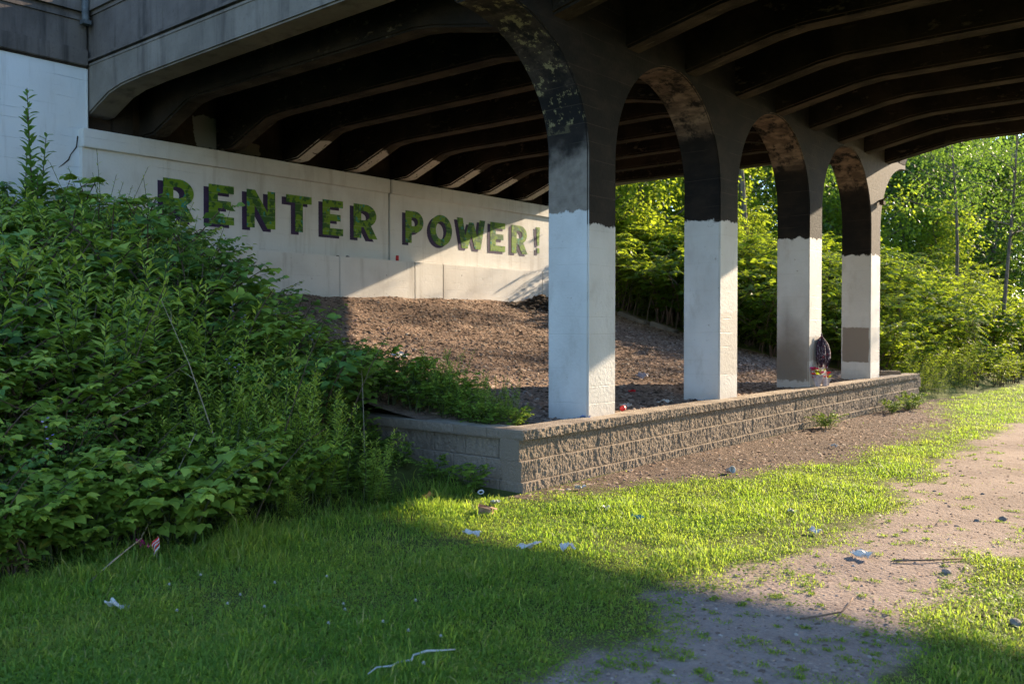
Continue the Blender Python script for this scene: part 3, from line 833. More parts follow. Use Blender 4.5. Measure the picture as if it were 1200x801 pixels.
def tufts(n, seed):
    r = np.random.default_rng(seed); cx, cy, cd = scatter(n * 14, r, 1.0); pd = path_d(cx, cy)
    k = (pd > -.1) & (r.random(len(cx)) < np.clip(1.1 - pd / .75, .08, 1)) & (cy < 16); cx, cy, cd = cx[k][:n], cy[k][:n], cd[k][:n]
    m = 26; rad = .012 + .05 * r.random(len(cx)) ** 2; x = np.repeat(cx, m); y = np.repeat(cy, m); rr = np.repeat(rad, m); d = np.repeat(cd, m)
    a = r.random(len(x)) * 6.283; q = np.sqrt(r.random(len(x))); x = x + rr * q * np.cos(a) * 1.5; y = y + rr * q * np.sin(a); N = len(x)
    L = (.010 + .020 * r.random(N)) * np.repeat(.6 + .8 * r.random(len(cx)), m); w = (.0016 + .002 * r.random(N)) * (1 + d * .05); z = ground_z(x, y) + .003
    th = r.random(N) * 6.283; dx, dy = np.cos(th), np.sin(th); ln = .5 + 1.2 * r.random(N)
    V = np.stack([np.stack([x, y, z], -1), np.stack([x + dx*L*ln*.4 - dy*w, y + dy*L*ln*.4 + dx*w, z + L*.6], -1), np.stack([x + dx*L*ln*.4 + dy*w, y + dy*L*ln*.4 - dx*w, z + L*.6], -1), np.stack([x + dx*L*ln, y + dy*L*ln, z + L*(1 - .35*ln)], -1)], 1)
    o = (np.arange(N) * 4)[:, None]
    F = np.concatenate([np.concatenate([o, o+2, o+1], 1), np.concatenate([o+1, o+2, o+3], 1)])
    return np_mesh('grass_tufts', V.reshape(-1, 3), F, M_GRASS, False, np.repeat(np.clip(.2 + .7*r.random(N), 0, .93), 4))
tag(link('grass_tufts', tufts(420, 15)), 'scattered small grass tufts on the trodden path', 'grass', None, 'stuff')
tag(link('grass', grass(1250000, 11)), 'short lawn grass on both sides of the dirt path', 'grass', None, 'stuff')

# ================================================================== PLANT BUILDERS
LEAF_BROAD = (np.array([(0,0,0),(0,.5,-.03),(0,1,-.16),(-.36,.16,.05),(-.40,.48,.05),(.36,.16,.05),(.40,.48,.05),(-.20,.76,-.02),(.20,.76,-.02)]),
              np.array([(0,1,3),(1,4,3),(1,7,4),(1,2,7),(0,5,1),(1,5,6),(1,6,8),(1,8,2)]))
LEAF_OVAL = (np.array([(0,0,0),(0,.52,-.02),(0,1,-.12),(-.22,.30,.04),(-.20,.66,.02),(.22,.30,.04),(.20,.66,.02)]),
             np.array([(0,1,3),(1,4,3),(1,2,4),(0,5,1),(1,5,6),(1,6,2)]))
LEAF_LANCE = (np.array([(0,0,0),(-.085,.40,.02),(.085,.40,.02),(0,1,-.10)]), np.array([(0,2,1),(1,2,3)]))
LEAF_QUAD = (np.array([(0,0,0),(-.27,.45,.05),(.27,.45,.05),(0,1,-.08)]), np.array([(0,2,1),(1,2,3)]))
def unit(v): return v / np.maximum(np.linalg.norm(v, axis=-1, keepdims=True), 1e-6)
def leaves(P, D, Nn, S, tmpl):
    P, D, Nn, S = map(np.asarray, (P, D, Nn, S))
    D = unit(D); side = unit(np.cross(D, Nn)); Nn = np.cross(side, D)
    B, T_ = tmpl
    V = P[:, None] + S[:, None, None] * (B[None, :, :1]*side[:, None] + B[None, :, 1:2]*D[:, None] + B[None, :, 2:]*Nn[:, None])
    F = T_[None] + (np.arange(len(P)) * len(B))[:, None, None]
    return V.reshape(-1, 3), F.reshape(-1, 3), len(B)
def leaf_mesh(name, groups, mats):
    """groups: list of (P,D,N,S,tint,template,material index)"""
    Vs, Fs, ts, ms = [], [], [], []; b = 0
    for P, D, Nn, S, t, tm, mi in groups:
        if len(P) == 0: continue
        V, F, k = leaves(P, D, Nn, S, tm)
        Vs.append(V); Fs.append(F + b); ts.append(np.repeat(np.asarray(t), k)); ms.append(np.full(len(F), mi)); b += len(V)
    return np_mesh(name, np.concatenate(Vs), np.concatenate(Fs), mats, True, np.concatenate(ts), np.concatenate(ms))
UP = np.array((0, 0, 1.0))

def proto(name, stem_mb, leafmesh, stem_mat):
    """stem + foliage meshes kept for copying"""
    V, F = stem_mb.V, stem_mb.F
    me = bpy.data.meshes.new('stems'); me.from_pydata(V, [], F); me.update(); me.materials.append(stem_mat)
    return (name, me, leafmesh)

def shrub_proto(seed, h, rad, ncane, twigs, lpt, lsize, tmpl, mat, droop=.35, flat=.75, stem=M_CANE, name='shrub', extra=None, spray=.30):
    r = np.random.default_rng(seed); mb = MB(); G = []
    P, D, N_, S, t_ = [], [], [], [], []
    for c in range(ncane):
        az = 6.283 * (c + r.random()) / ncane; hh = h * (.62 + .38 * r.random()); rr = rad * (.35 + .75 * r.random())
        b0 = np.array([(r.random() - .5) * rad * .6, (r.random() - .5) * rad * .6, 0])
        dirh = np.array([math.cos(az), math.sin(az), 0]); wob = (r.random(3) - .5) * .12 * h
        def pt(t): return b0 + dirh * rr * t ** 1.5 + UP * hh * (t * (1 + droop) - droop * t * t * (1.0)) + wob * math.sin(t * 5)
        pts = [pt(i / 6) for i in range(7)]
        mb.tube(pts, [.010 * h * (1 - .8 * i / 6) + .0015 for i in range(7)], 4, False)
        for k in range(twigs):
            t = .18 + .82 * (k + r.random()) / twigs
            p0 = pt(t); a2 = az + (r.random() - .5) * 3.6 if t < .92 else az + (r.random() - .5) * 1.2
            tl = spray * h * (.55 + .6 * r.random()) * (1.15 - .55 * t)
            td = np.array([math.cos(a2), math.sin(a2), .15 + .55 * r.random() - .25 * (1 - t)]); td /= np.linalg.norm(td)
            tip = p0 + td * tl + np.array((0, 0, -.25 * tl * r.random()))
            if k % 2 == 0: mb.tube([p0, tip], [.003, .001], 3, False)
            m = max(2, int(lpt * (.7 + .6 * r.random())))
            for j in range(m + 1):
                u = (j + .6) / (m + .6); p = p0 + (tip - p0) * u
                sgn = 1 if j % 2 else -1
                ang = a2 + sgn * (.75 + .5 * r.random()) if j < m else a2
                ld = np.array([math.cos(ang), math.sin(ang), -.35 + .5 * r.random()])
                nn = UP * flat + (r.random(3) - .5) * (1.25 - flat) * 1.6
                sz = lsize * (.55 + .75 * r.random()) * (1.1 - .35 * u)
                P.append(p); D.append(ld); N_.append(nn); S.append(sz)
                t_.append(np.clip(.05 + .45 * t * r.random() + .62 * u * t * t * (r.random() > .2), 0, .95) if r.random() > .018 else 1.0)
    G.append((np.array(P), np.array(D), np.array(N_), np.array(S), np.array(t_), tmpl, 0))
    return proto(name, mb, leaf_mesh('foliage', G, [mat]), stem)

def weed_proto(seed, h, rad, nst, lsize, mat, name='tall_weed', dens=46, lance=LEAF_LANCE, plume=True):
    r = np.random.default_rng(seed); mb = MB(); P, D, N_, S, t_ = [], [], [], [], []
    for c in range(nst):
        b0 = np.array([(r.random() - .5) * rad * 2, (r.random() - .5) * rad * 2, 0]) * r.random()**.5
        hh = h * (.45 + .55 * r.random()); lean = (r.random(3) - .5) * .55 * hh; lean[2] = 0
        pts = [b0 + lean * (i/5)**1.6 + UP * hh * i/5 for i in range(6)]
        mb.tube(pts, [.004*(1 - .8*i/5) + .0012 for i in range(6)], 3, False)
        nl = int(dens * (.7 + .5 * r.random()))
        for j in range(nl):
            t = .12 + .88 * (j + r.random()) / nl
            p = b0 + lean * t**1.6 + UP * hh * t; a = j * 2.4 + r.random()
            up = -.05 + .8 * t * t + .35 * r.random()
            ld = np.array([math.cos(a), math.sin(a), up])
            P.append(p); D.append(ld); N_.append(UP + (r.random(3) - .5) * .8); S.append(lsize * (1.05 - .62 * t) * (.7 + .5 * r.random()))
            t_.append(np.clip(.15 + .55 * t**2 + .3 * r.random(), 0, 1))
    return proto(name, mb, leaf_mesh('foliage', [(np.array(P), np.array(D), np.array(N_), np.array(S), np.array(t_), lance, 0)], [mat]), M_STEM)

def sumac_proto(seed, h, rad, nst, mat, name='sumac_shrub', frond=.55):
    r = np.random.default_rng(seed); mb = MB(); P, D, N_, S, t_ = [], [], [], [], []
    for c in range(nst):
        b0 = np.array([(r.random() - .5) * rad * 1.6, (r.random() - .5) * rad * 1.6, 0]); hh = h * (.55 + .45 * r.random())
        lean = (r.random(3) - .5) * .5 * hh; lean[2] = 0
        top = b0 + lean + UP * hh
        mb.tube([b0, b0 + lean*.35 + UP*hh*.55, top], [.018, .012, .006], 5, False)
        nf = 17
        for f in range(nf):
            a = f * 2.4 + r.random() * .5; tz = .42 + .58 * f / nf; p0 = b0 + lean * tz**1.4 + UP * hh * tz
            L = frond * (.7 + .5 * r.random()); el = .15 + .75 * (f / nf)
            prev = p0; m = 9
            for j in range(1, m + 1):
                u = j / m; hd = np.array([math.cos(a), math.sin(a), 0])
                p = p0 + hd * L * u + UP * (el * L * u - .75 * L * u * u)
                tan = unit(p - prev); sd = np.cross(tan, UP)
                for sg in (-1, 1):
                    ld = sd * sg + tan * .35 + UP * (-.30 + .2 * r.random())
                    P.append(p); D.append(ld); N_.append(UP + (r.random(3) - .5) * .5); S.append(.15 * frond / .55 * (1 - .35 * abs(u - .4)) * (.85 + .3 * r.random()))
                    t_.append(np.clip(.25 + .6 * r.random() * tz + .1 * u, 0, 1))
                prev = p
            mb.tube([p0, p0 + np.array([math.cos(a), math.sin(a), 0])*L*.5 + UP*(el*L*.5 - .19*L), prev], [.004, .003, .001], 3, False)
    tm = (LEAF_LANCE[0] * np.array((1.7, 1, 1)), LEAF_LANCE[1])
    return proto(name, mb, leaf_mesh('foliage', [(np.array(P), np.array(D), np.array(N_), np.array(S), np.array(t_), tm, 0)], [mat]), M_CANE)

def tree_proto(seed, h, crown_r, crown_base, nlimb, clumps, lpc, lsize, mat, lean=.05, clump_r=.55, trunk_r=None):
    r = np.random.default_rng(seed); mb = MB(); tr = trunk_r or h * .022
    tx = np.array([(r.random() - .5) * lean * h, (r.random() - .5) * lean * h, 0])
    tp = lambda t: tx * t ** 1.5 + UP * h * .93 * t + np.array([math.sin(t*5 + seed), math.cos(t*4 + seed), 0]) * .012 * h
    mb.tube([tp(i/9) for i in range(10)], [tr * (1.25 if i == 0 else 1 - .88*i/9) for i in range(10)], 9, False)
    tips = []
    for k in range(nlimb):
        t = crown_base + (1 - crown_base) * .92 * (k + .5 * r.random()) / nlimb; p0 = tp(t); az = k * 2.4 + r.random()
        sh = math.sin(math.pi * min(1, (t - crown_base) / (1 - crown_base) * .85 + .18)) ** .7
        L = crown_r * (.65 + .45 * r.random()) * sh
        el = .25 + .75 * (t - crown_base) / (1 - crown_base)
        d = np.array([math.cos(az), math.sin(az), el]); d /= np.linalg.norm(d)
        mid = p0 + d * L * .5 + (r.random(3) - .5) * .15 * L; end = p0 + d * L + UP * .12 * L + (r.random(3) - .5) * .2 * L
        r0 = tr * (1 - .8*t) * .55
        mb.tube([p0, mid, end], [r0, r0*.6, r0*.2], 5, False)
        for j in range(clumps):
            u = .25 + .75 * (j + r.random()) / clumps
            q_ = (p0 + (mid - p0) * u * 2) if u < .5 else (mid + (end - mid) * (u - .5) * 2)
            o = (r.random(3) - .5); o /= np.linalg.norm(o); c = q_ + o * L * .32 * (.4 + r.random()) * np.array((1, 1, .75))
            if j % 2: mb.tube([q_, c], [r0*.25, r0*.08], 3, False)
            tips.append(c)
    tips = np.array(tips); n = len(tips) * lpc
    off = r.normal(size=(n, 3)); off = unit(off) * (r.random(n)[:, None] ** .5) * clump_r * np.array((1.15, 1.15, .62)) * np.repeat(.6 + .8*r.random(len(tips)), lpc)[:, None]
    P = np.repeat(tips, lpc, 0) + off
    D = unit(off) * .6 + (r.random((n, 3)) - .5) * 1.1 + np.array((0, 0, -.25)); N_ = UP * .8 + (r.random((n, 3)) - .5) * 1.2
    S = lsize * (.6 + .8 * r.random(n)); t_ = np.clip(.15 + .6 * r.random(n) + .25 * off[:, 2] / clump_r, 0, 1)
    me = bpy.data.meshes.new('trunk'); me.from_pydata([tuple(v) for v in mb.V], [], mb.F); me.update(); me.materials.append(M_BARK); me.shade_smooth()
    return (me, leaf_mesh('crown', [(P, D, N_, S, t_, LEAF_QUAD, 0)], [mat]))

def plant(pr, x, y, s=1.0, rz=None, label='', cat='shrub', group=None, z=None, tilt=0.0, name=None):
    nm, st, lf = pr
    if z is None: z = float(zsurf(x, y))
    e = empty(name or nm, (x, y, z - .02), label, cat, group)
    e.rotation_euler = (random.uniform(-tilt, tilt), random.uniform(-tilt, tilt), random.uniform(0, 6.283) if rz is None else rz)
    e.scale = (s, s, s * random.uniform(.92, 1.08))
    link('stems', st, e); link('foliage', lf, e)
    return e
def tree(pr, x, y, s, label, group=None, name='tree', rz=None):
    e = empty(name, (x, y, float(zsurf(x, y)) - .05), label, 'tree', group)
    e.rotation_euler = (0, 0, random.uniform(0, 6.283) if rz is None else rz); e.scale = (s, s, s)
    link('trunk', pr[0], e); link('crown', pr[1], e); return e
def zsurf(x, y):
    if -13.75 < x < -5.42 and 6.64 < y < 19.8: return T_mid(np.array(x), np.array(y))
    return ground_z(np.array(x), np.array(y))

# ---- clover in the lawn
def clover(n):
    r = np.random.default_rng(21); x, y, d = scatter(n, r); keep, pd, sd = lawn_keep(x, y, r)
    k = (r.random(n) < keep) & (fbm(x, y, 1.9, 3) > -.02)
    x, y, d = x[k], y[k], d[k]; n = len(x); a = r.random(n) * 6.283
    P = np.stack([x, y, ground_z(x, y) + .012 + .03 * r.random(n)], 1)
    D = np.stack([np.cos(a), np.sin(a), .1 + .5 * r.random(n)], 1); N_ = UP + (r.random((n, 3)) - .5) * .7
    tm = (LEAF_QUAD[0] * np.array((1.5, 1, 1)), LEAF_QUAD[1])
    return leaf_mesh('clover', [(P, D, N_, (.010 + .014 * r.random(n)) * (1 + d * .03), np.clip(.2 + .5*r.random(n), 0, 1), tm, 0)], [M_GRASS])
tag(link('clover', clover(150000)), 'clover and small broad leaves growing through the lawn', 'clover', None, 'stuff')

# ---- prototypes
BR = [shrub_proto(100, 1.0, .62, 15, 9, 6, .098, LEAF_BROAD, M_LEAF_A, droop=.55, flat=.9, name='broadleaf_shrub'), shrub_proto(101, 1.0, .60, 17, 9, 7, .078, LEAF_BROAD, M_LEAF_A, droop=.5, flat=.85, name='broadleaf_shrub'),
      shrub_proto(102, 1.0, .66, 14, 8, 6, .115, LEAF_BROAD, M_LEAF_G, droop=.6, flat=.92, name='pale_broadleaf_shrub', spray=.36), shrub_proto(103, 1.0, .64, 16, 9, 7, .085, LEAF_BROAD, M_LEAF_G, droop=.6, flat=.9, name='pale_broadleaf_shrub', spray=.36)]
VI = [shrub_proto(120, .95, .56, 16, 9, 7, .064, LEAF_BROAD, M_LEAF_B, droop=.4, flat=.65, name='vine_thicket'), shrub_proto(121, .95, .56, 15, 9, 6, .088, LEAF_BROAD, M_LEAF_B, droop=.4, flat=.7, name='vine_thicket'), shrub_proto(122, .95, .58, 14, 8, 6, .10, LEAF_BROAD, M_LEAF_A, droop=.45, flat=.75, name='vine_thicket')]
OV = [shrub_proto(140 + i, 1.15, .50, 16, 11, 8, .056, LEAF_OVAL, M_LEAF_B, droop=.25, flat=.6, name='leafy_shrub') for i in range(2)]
WIDE = (LEAF_LANCE[0] * np.array((1.7, 1, 1)), LEAF_LANCE[1])
GO = [weed_proto(160 + i, 1.05, .28, 16, .13, M_LEAF_C, dens=66, lance=WIDE) for i in range(3)]
SV = weed_proto(170, .85, .10, 7, .045, M_LEAF_F, 'silvery_weed', 60)
LOW = [shrub_proto(180 + i, .42, .34, 13, 7, 6, .055, LEAF_BROAD, M_LEAF_A, droop=.5, flat=.8, name='low_weed', stem=M_STEM) for i in range(2)]
SUN_ = [shrub_proto(200 + i, 1.25, .80, 17, 9, 8, (.105, .09, .125, .10)[i], (LEAF_BROAD, LEAF_OVAL)[i == 1], M_LEAF_D, droop=.5, flat=.72, name='sunlit_shrub') for i in range(4)]
SUM = [sumac_proto(220 + i, 1.7, .6, 6, M_LEAF_D) for i in range(3)]
SGO = [weed_proto(230 + i, 1.0, .35, 18, .12, M_LEAF_D, 'sunlit_weed') for i in range(2)]

# ---- shaded thicket on the left bank
def crest(x, y):
    """how high the thicket stands, following its sloping upper edge from the wing wall down to the retaining wall"""
    f = -x * .6401 + y * .7683; b = (x * .7683 + y * .6401) / f
    e = np.interp(b, [-.575, -.48, -.41, -.36, -.335, -.28, -.20, -.15, -.12, -.05, .05], [.192, .182, .152, .112, .070, .050, .022, -.030, -.055, -.065, -.10])
    return 1.6 + e * f
def thicket():
    r = np.random.default_rng(5)
    G = 'plants of the shaded thicket'
    pts = []; tries = 0
    while len(pts) < 420 and tries < 12000:
        tries += 1
        x = -13.6 + 7.6 * r.random(); y = -1.5 + 8.2 * r.random()
        if y > 6.30 and x > -9.0: continue
        if y > 5.35 and x > -7.55: continue
        dmin = .40 if x > -8.5 else .45
        if any((x-a)**2 + (y-b)**2 < dmin*dmin for a, b in pts): continue
        pts.append((x, y))
    for x, y in pts:
        q_ = r.random()
        hmax = np.interp(-x, [5.9, 6.4, 7.2, 8.2, 9.3, 11, 13.6], [.55, .90, 1.25, 1.5, 1.75, 1.9, 1.9])
        hmax *= .62 + .58 * r.random()
        hmax = min(hmax, crest(x, y) - float(ground_z(x, y)) - .05 + .12 * (r.random() - .5))
        if hmax < .22: continue
        mott = vnoise(x, y, .55)
        if (mott > .27 or (mott > .05 and y > 3.9 and -7.8 < x < -6.2)): pr, base = GO[int(r.integers(3))], 1.05
        elif mott < -.20: pr, base = VI[int(r.integers(3))], 1.1
        elif q_ < .30: pr, base = BR[int(r.integers(2))], 1.15
        elif q_ < .66: pr, base = BR[2 + int(r.integers(2))], 1.15
        elif q_ < .86: pr, base = VI[int(r.integers(3))], 1.1
        else: pr, base = OV[int(r.integers(2))], 1.3
        s = max(.35, hmax / base)
        kind = {'broadleaf_shrub': 'broad leaved green shrub', 'pale_broadleaf_shrub': 'pale broad leaved shrub', 'vine_thicket': 'dark green vine tangle', 'leafy_shrub': 'dense small leaved shrub', 'tall_weed': 'upright narrow leaved weed'}[pr[0]]
        where = ('in the shaded front edge along the lawn' if x > -6.9 else 'high on the shaded bank against the pale wing wall' if x < -11.2 else
                 'on the shaded bank below the lettered wall' if y > 4.2 else 'in the deep middle of the shaded thicket')
        size = 'large ' if s > 1.25 else 'small ' if s < .75 else ''
        plant(pr, x, y, s, None, size + kind + ' ' + where, 'weed' if pr[0] == 'tall_weed' else 'shrub', G, tilt=.10)
thicket()
# the stand of upright weeds by the short side of the wall
for x, y, s in ((-6.65, 4.8, 1.0), (-6.95, 5.05, 1.1), (-6.6, 5.1, .95), (-7.1, 4.8, 1.15), (-6.45, 4.5, .9), (-6.9, 4.4, 1.05), (-7.35, 5.3, 1.1), (-7.0, 5.4, .85), (-7.5, 5.0, 1.2)):
    plant(random.choice(GO), x, y, s * 1.05, None, 'narrow leaved upright weed in the tall clump before the wall corner', 'weed', 'tall weeds before the wall corner')
for x, y in ((-6.6, 5.7), (-6.35, 5.35), (-6.7, 6.2), (-7.05, 6.25), (-7.4, 6.2), (-6.15, 6.25), (-5.75, 6.3), (-7.0, 5.8)):
    plant(random.choice(LOW), x, y, random.uniform(.5, .95), None, 'low leafy weed at the foot of the short wall side', 'weed', 'low weeds under the short wall side')
FR = [shrub_proto(190, .55, .42, 13, 7, 6, .082, LEAF_BROAD, M_LEAF_G, droop=.6, flat=.85, name='low_shrub', stem=M_STEM), shrub_proto(191, .55, .42, 13, 7, 6, .074, LEAF_BROAD, M_LEAF_A, droop=.6, flat=.8, name='low_shrub', stem=M_STEM)]
for k in range(30):
    y = -.4 + 5.1 * (k + random.random()) / 30; x = -5.98 - .35 * random.random() - .35 * max(0, y - 3.9)
    plant(random.choice(FR), x, y, random.uniform(.75, 1.35), None, 'low broad leaved shrub spilling onto the lawn edge', 'shrub', 'low shrubs along the lawn edge', tilt=.12)
plant(SV, -6.55, 4.15, 1.05, None, 'pale silvery weed standing out of the dark green thicket', 'weed')
# plants on the terrace behind the short side of the wall
for x, y, s in ((-6.35, 6.95, .9), (-6.7, 7.0, 1.2), (-7.1, 6.95, 1.4), (-7.5, 7.0, 1.6), (-7.9, 7.0, 1.7), (-6.95, 7.4, 1.3), (-7.45, 7.45, 1.5), (-8.0, 7.6, 1.3), (-8.5, 7.2, 1.6), (-9.0, 7.4, 1.5), (-9.5, 7.3, 1.5)):
    plant(random.choice(LOW), x, y, s * .82, None, 'leafy weed on the terrace behind the short wall side', 'weed', 'weeds behind the short wall side')
for x, y, s in ((-6.55, 7.25, .72), (-7.0, 7.2, .85), (-7.25, 7.35, .9), (-6.25, 7.05, .5), (-6.1, 7.35, .55), (-6.75, 7.1, .8), (-6.45, 7.5, .62)):
    plant(random.choice(GO), x, y, s * .8, None, 'upright weed on the terrace left of the nearest column', 'weed', 'upright weeds by the nearest column')
for x, y, s in ((-5.75, 6.95, .55), (-5.95, 6.85, .6), (-6.15, 6.8, .7), (-5.85, 7.15, .5)):
    plant(random.choice(LOW), x, y, s, None, 'small pale green weed on the wall corner', 'weed', 'small weeds on the wall corner')
# saplings and tall sprays against the pale wall
def sapling(seed, h, mat):
    r = np.random.default_rng(seed); mb = MB(); P, D, N_, S, t_ = [], [], [], [], []
    for st in range(5):
        b0 = np.array([(r.random()-.5)*.6, (r.random()-.5)*.3, 0]); hh = h * (1 - .10*st); ln = (r.random(3)-.5)*.35; ln[2] = 0
        mb.tube([b0 + ln*(i/5) + UP*hh*i/5 for i in range(6)], [.012*(1-.8*i/5)+.002 for i in range(6)], 4, False)
        for j in range(54):
            t = .25 + .75*j/54; a = j*2.4; p = b0 + ln*t + UP*hh*t
            P.append(p); D.append((math.cos(a), math.sin(a), .35 + .8*r.random())); N_.append(UP + (r.random(3)-.5)*.5); S.append(.26*(1.05-.55*t)*(.7+.5*r.random())); t_.append(.3 + .4*r.random())
    return proto('sapling', mb, leaf_mesh('foliage', [(np.array(P), np.array(D), np.array(N_), np.array(S), np.array(t_), (LEAF_OVAL[0] * np.array((.8, 1, 1)), LEAF_OVAL[1]), 0)], [mat]), M_CANE)
SP = sapling(300, 2.75, M_LEAF_B)
plant(SP, -12.9, 5.15, 1.0, .4, 'tall upright sapling rising against the pale wing wall', 'sapling')
TALLGO = weed_proto(310, 1.75, .22, 5, .09, M_LEAF_C, 'tall_spray', 70)
for x, y, s in ((-10.9, 5.15, 1.10), (-10.3, 5.3, 1.0), (-9.6, 5.2, 1.12), (-9.1, 5.25, .95), (-11.4, 5.5, 1.05), (-8.85, 5.1, .8)):
    plant(TALLGO, x, y, s * 1.22, None, 'tall thin weed rising in front of the lettered wall', 'weed', 'tall thin weeds before the lettered wall')
for k in range(16):
    x = -6.3 - 4.6 * random.random(); y = 1.2 + 4.6 * random.random(); z0 = float(zsurf(x, y)); h = max(.5, min(1.7, float(crest(x, y)) - z0 - .12)); a = random.random() * 6.28; l_ = .25 + .3 * random.random()
    e = empty('dry_stalk', (x, y, z0), 'thin dead stalk poking out of the shaded thicket', 'stalk', 'dead stalks in the thicket')
    pts = [(l_*h*t**1.5*math.cos(a), l_*h*t**1.5*math.sin(a), h*t) for t in (0, .35, .7, 1)]
    MB().tube(pts, [.006, .005, .004, .002], 5).build('stalk', M_DRY if k % 3 == 0 else M_CANE, e)
    for q_ in (.62, .78, .9): p = Vector((l_*h*q_**1.5*math.cos(a), l_*h*q_**1.5*math.sin(a), h*q_)); b_ = random.random()*6.28; MB().tube([p, p + Vector((.12*math.cos(b_), .12*math.sin(b_), .09))], [.003, .001], 4).build('side_twig', M_DRY if k % 3 == 0 else M_CANE, e)
for k, (x, y) in enumerate(((-11.0, 4.6), (-10.4, 4.7), (-9.9, 4.8), (-12.0, 4.3), (-8.0, 4.3), (-9.2, 3.3), (-8.3, 2.7), (-7.4, 2.3), (-7.6, 3.6))):
    h = float(crest(x, y)) - float(zsurf(x, y)) - .22 + .20 * random.random()
    plant(GO[k % 3], x, y, max(.5, min(h, 1.75)), None, 'ragged tall weed topping the shaded thicket', 'weed', 'ragged weeds topping the thicket', tilt=.14)
YEL = shrub_proto(320, .5, .30, 7, 5, 4, .085, LEAF_BROAD, M_LEAF_Y, droop=.6, flat=.8, name='yellowing_bush')
plant(YEL, -6.15, 3.45, 1.0, None, 'yellowing leafy bush low in the front of the thicket', 'shrub')
plant(YEL, -6.05, 2.35, .8, None, 'small yellowing bush at the lower left edge of the lawn', 'shrub')
# weeds at the foot of the long wall face
for x, y, s, l in ((-5.08, 13.7, .75, 'bright green weed at the foot of the long wall face'), (-5.05, 16.9, .7, 'low green weed near the far end of the wall face'), (-4.95, 17.6, .75, 'second low green weed near the far end of the wall'),
                   (-5.1, 18.4, .85, 'green weed tuft beside the far wall end')):
    plant(LOW[0], x, y, s, None, l, 'weed')

# ---- sunlit bank beyond the bridge
def far_bank():
    r = np.random.default_rng(9); pts = []; tries = 0
    while len(pts) < 430 and tries < 14000:
        tries += 1
        y = 19.95 + 28 * r.random() ** 1.7; x = -5.55 + (y - 20) * .07 - 15 * r.random() ** 1.1
        dm = .52 + .022 * (y - 20)
        if any((x-a)**2 + (y-b)**2 < dm*dm for a, b in pts): continue
        pts.append((x, y))
    for x, y in pts:
        edge = (-5.55 + (y-20)*.07) - x; q_ = r.random()
        if edge < 1.0: pr, s = (SGO[int(r.integers(2))], .75 + .4*r.random()) if q_ < .6 else (SUN_[int(r.integers(4))], .6 + .3*r.random())
        elif q_ < .60: pr, s = SUN_[int(r.integers(4))], .95 + .75*r.random()
        elif q_ < .78: pr, s = SUM[int(r.integers(3))], .85 + .55*r.random()
        else: pr, s = SGO[int(r.integers(2))], 1.1 + .5*r.random()
        kind = {'sunlit_shrub': 'yellow green sunlit shrub', 'sumac_shrub': 'feathery leaved sunlit shrub', 'sunlit_weed': 'upright sunlit weed'}[pr[0]]
        where = ('at the foot of the bank beside the far lawn' if edge < 1.6 else 'on the bank just behind the columns' if y < 24 and x < -8 else 'on the lower bank beyond the farthest column' if y < 30 else 'far up the bank beyond the bridge')
        size = 'large ' if s > 1.3 else 'small ' if s < .9 else ''
        plant(pr, x, y, s, None, size + kind + ' ' + where, 'weed' if pr[0] == 'sunlit_weed' else 'shrub', 'plants of the sunlit bank', tilt=.08)
far_bank()
for k in range(26):
    x = -6.4 - 7.6 * (k + .5 * random.random()) / 26; y = 20.05 + .25 * random.random() + (k % 2) * .75
    plant(random.choice(SUN_ + SGO), x, y, random.uniform(.75, 1.05), None, 'bush along the far edge of the dirt slope behind the columns', 'shrub', 'bushes along the dirt slope edge', tilt=.06)
TA = [tree_proto(400, 7.0, 3.2, .10, 30, 7, 50, .20, M_LEAF_E, clump_r=.8), tree_proto(401, 9.0, 3.6, .14, 34, 7, 50, .22, M_LEAF_E, clump_r=.9), tree_proto(402, 4.6, 2.4, .05, 24, 7, 46, .15, M_LEAF_D, clump_r=.6)]
tl = [(-15.0, 22.6, 2, .85), (-15.6, 25.5, 2, 1.05), (-14.6, 28.0, 2, .7), (-17.2, 28.0, 0, .9), (-15.6, 31.5, 2, 1.1), (-17.5, 34.0, 1, .9), (-15.0, 36.0, 0, .9), (-12.6, 37.5, 2, 1.0), (-10.4, 40.5, 2, 1.0),
      (-20.5, 31.0, 1, 1.0), (-12.0, 44.0, 0, 1.05), (-16.5, 44.0, 1, 1.05), (-21.0, 41.0, 1, 1.1), (-10.0, 50.0, 0, 1.2), (-13.5, 53.0, 1, 1.15), (-18.5, 53.0, 1, 1.2), (-24.0, 50.0, 1, 1.2), (-9.5, 59.0, 1, 1.0), (-12, 64, 1, 1.3), (-26, 38, 1, 1.1), (-23.5, 26, 0, 1.0), (-19.5, 22.5, 0, .9), (-8.0, 72, 1, 1.1), (-16, 66, 1, 1.4), (-21, 62, 1, 1.4), (-3, 95, 1, 1.1), (-9, 86, 1, 1.3), (4, 100, 1, 1.1)]
for x, y, k, s in tl:
    where = 'just behind the columns' if y < 28 else 'half way up the bank beyond the farthest column' if y < 46 else 'in the distance beyond the far lawn'
    tree(TA[k], x, y, s, ('low bushy tree ' if k == 2 else 'tall leafy green tree ') + where, 'trees beyond the bridge')
TS = tree_proto(411, 9.6, 3.0, .44, 22, 6, 28, .115, M_LEAF_E, clump_r=.58, trunk_r=.075)
for x, y, s_, l in ((-5.9, 31.0, 1.0, 'thin crowned tree at the foot of the bank right of the farthest column'), (-8.0, 33.4, 1.0, 'thin crowned tree behind the other at the foot of the bank'), (-4.0, 35.0, 1.05, 'thin crowned tree at the far lawn edge on the right')):
    tree(TS, x, y, s_, l)
TT = tree_proto(410, 9.0, 2.6, .48, 22, 6, 44, .17, M_LEAF_D, clump_r=.7, trunk_r=.17)
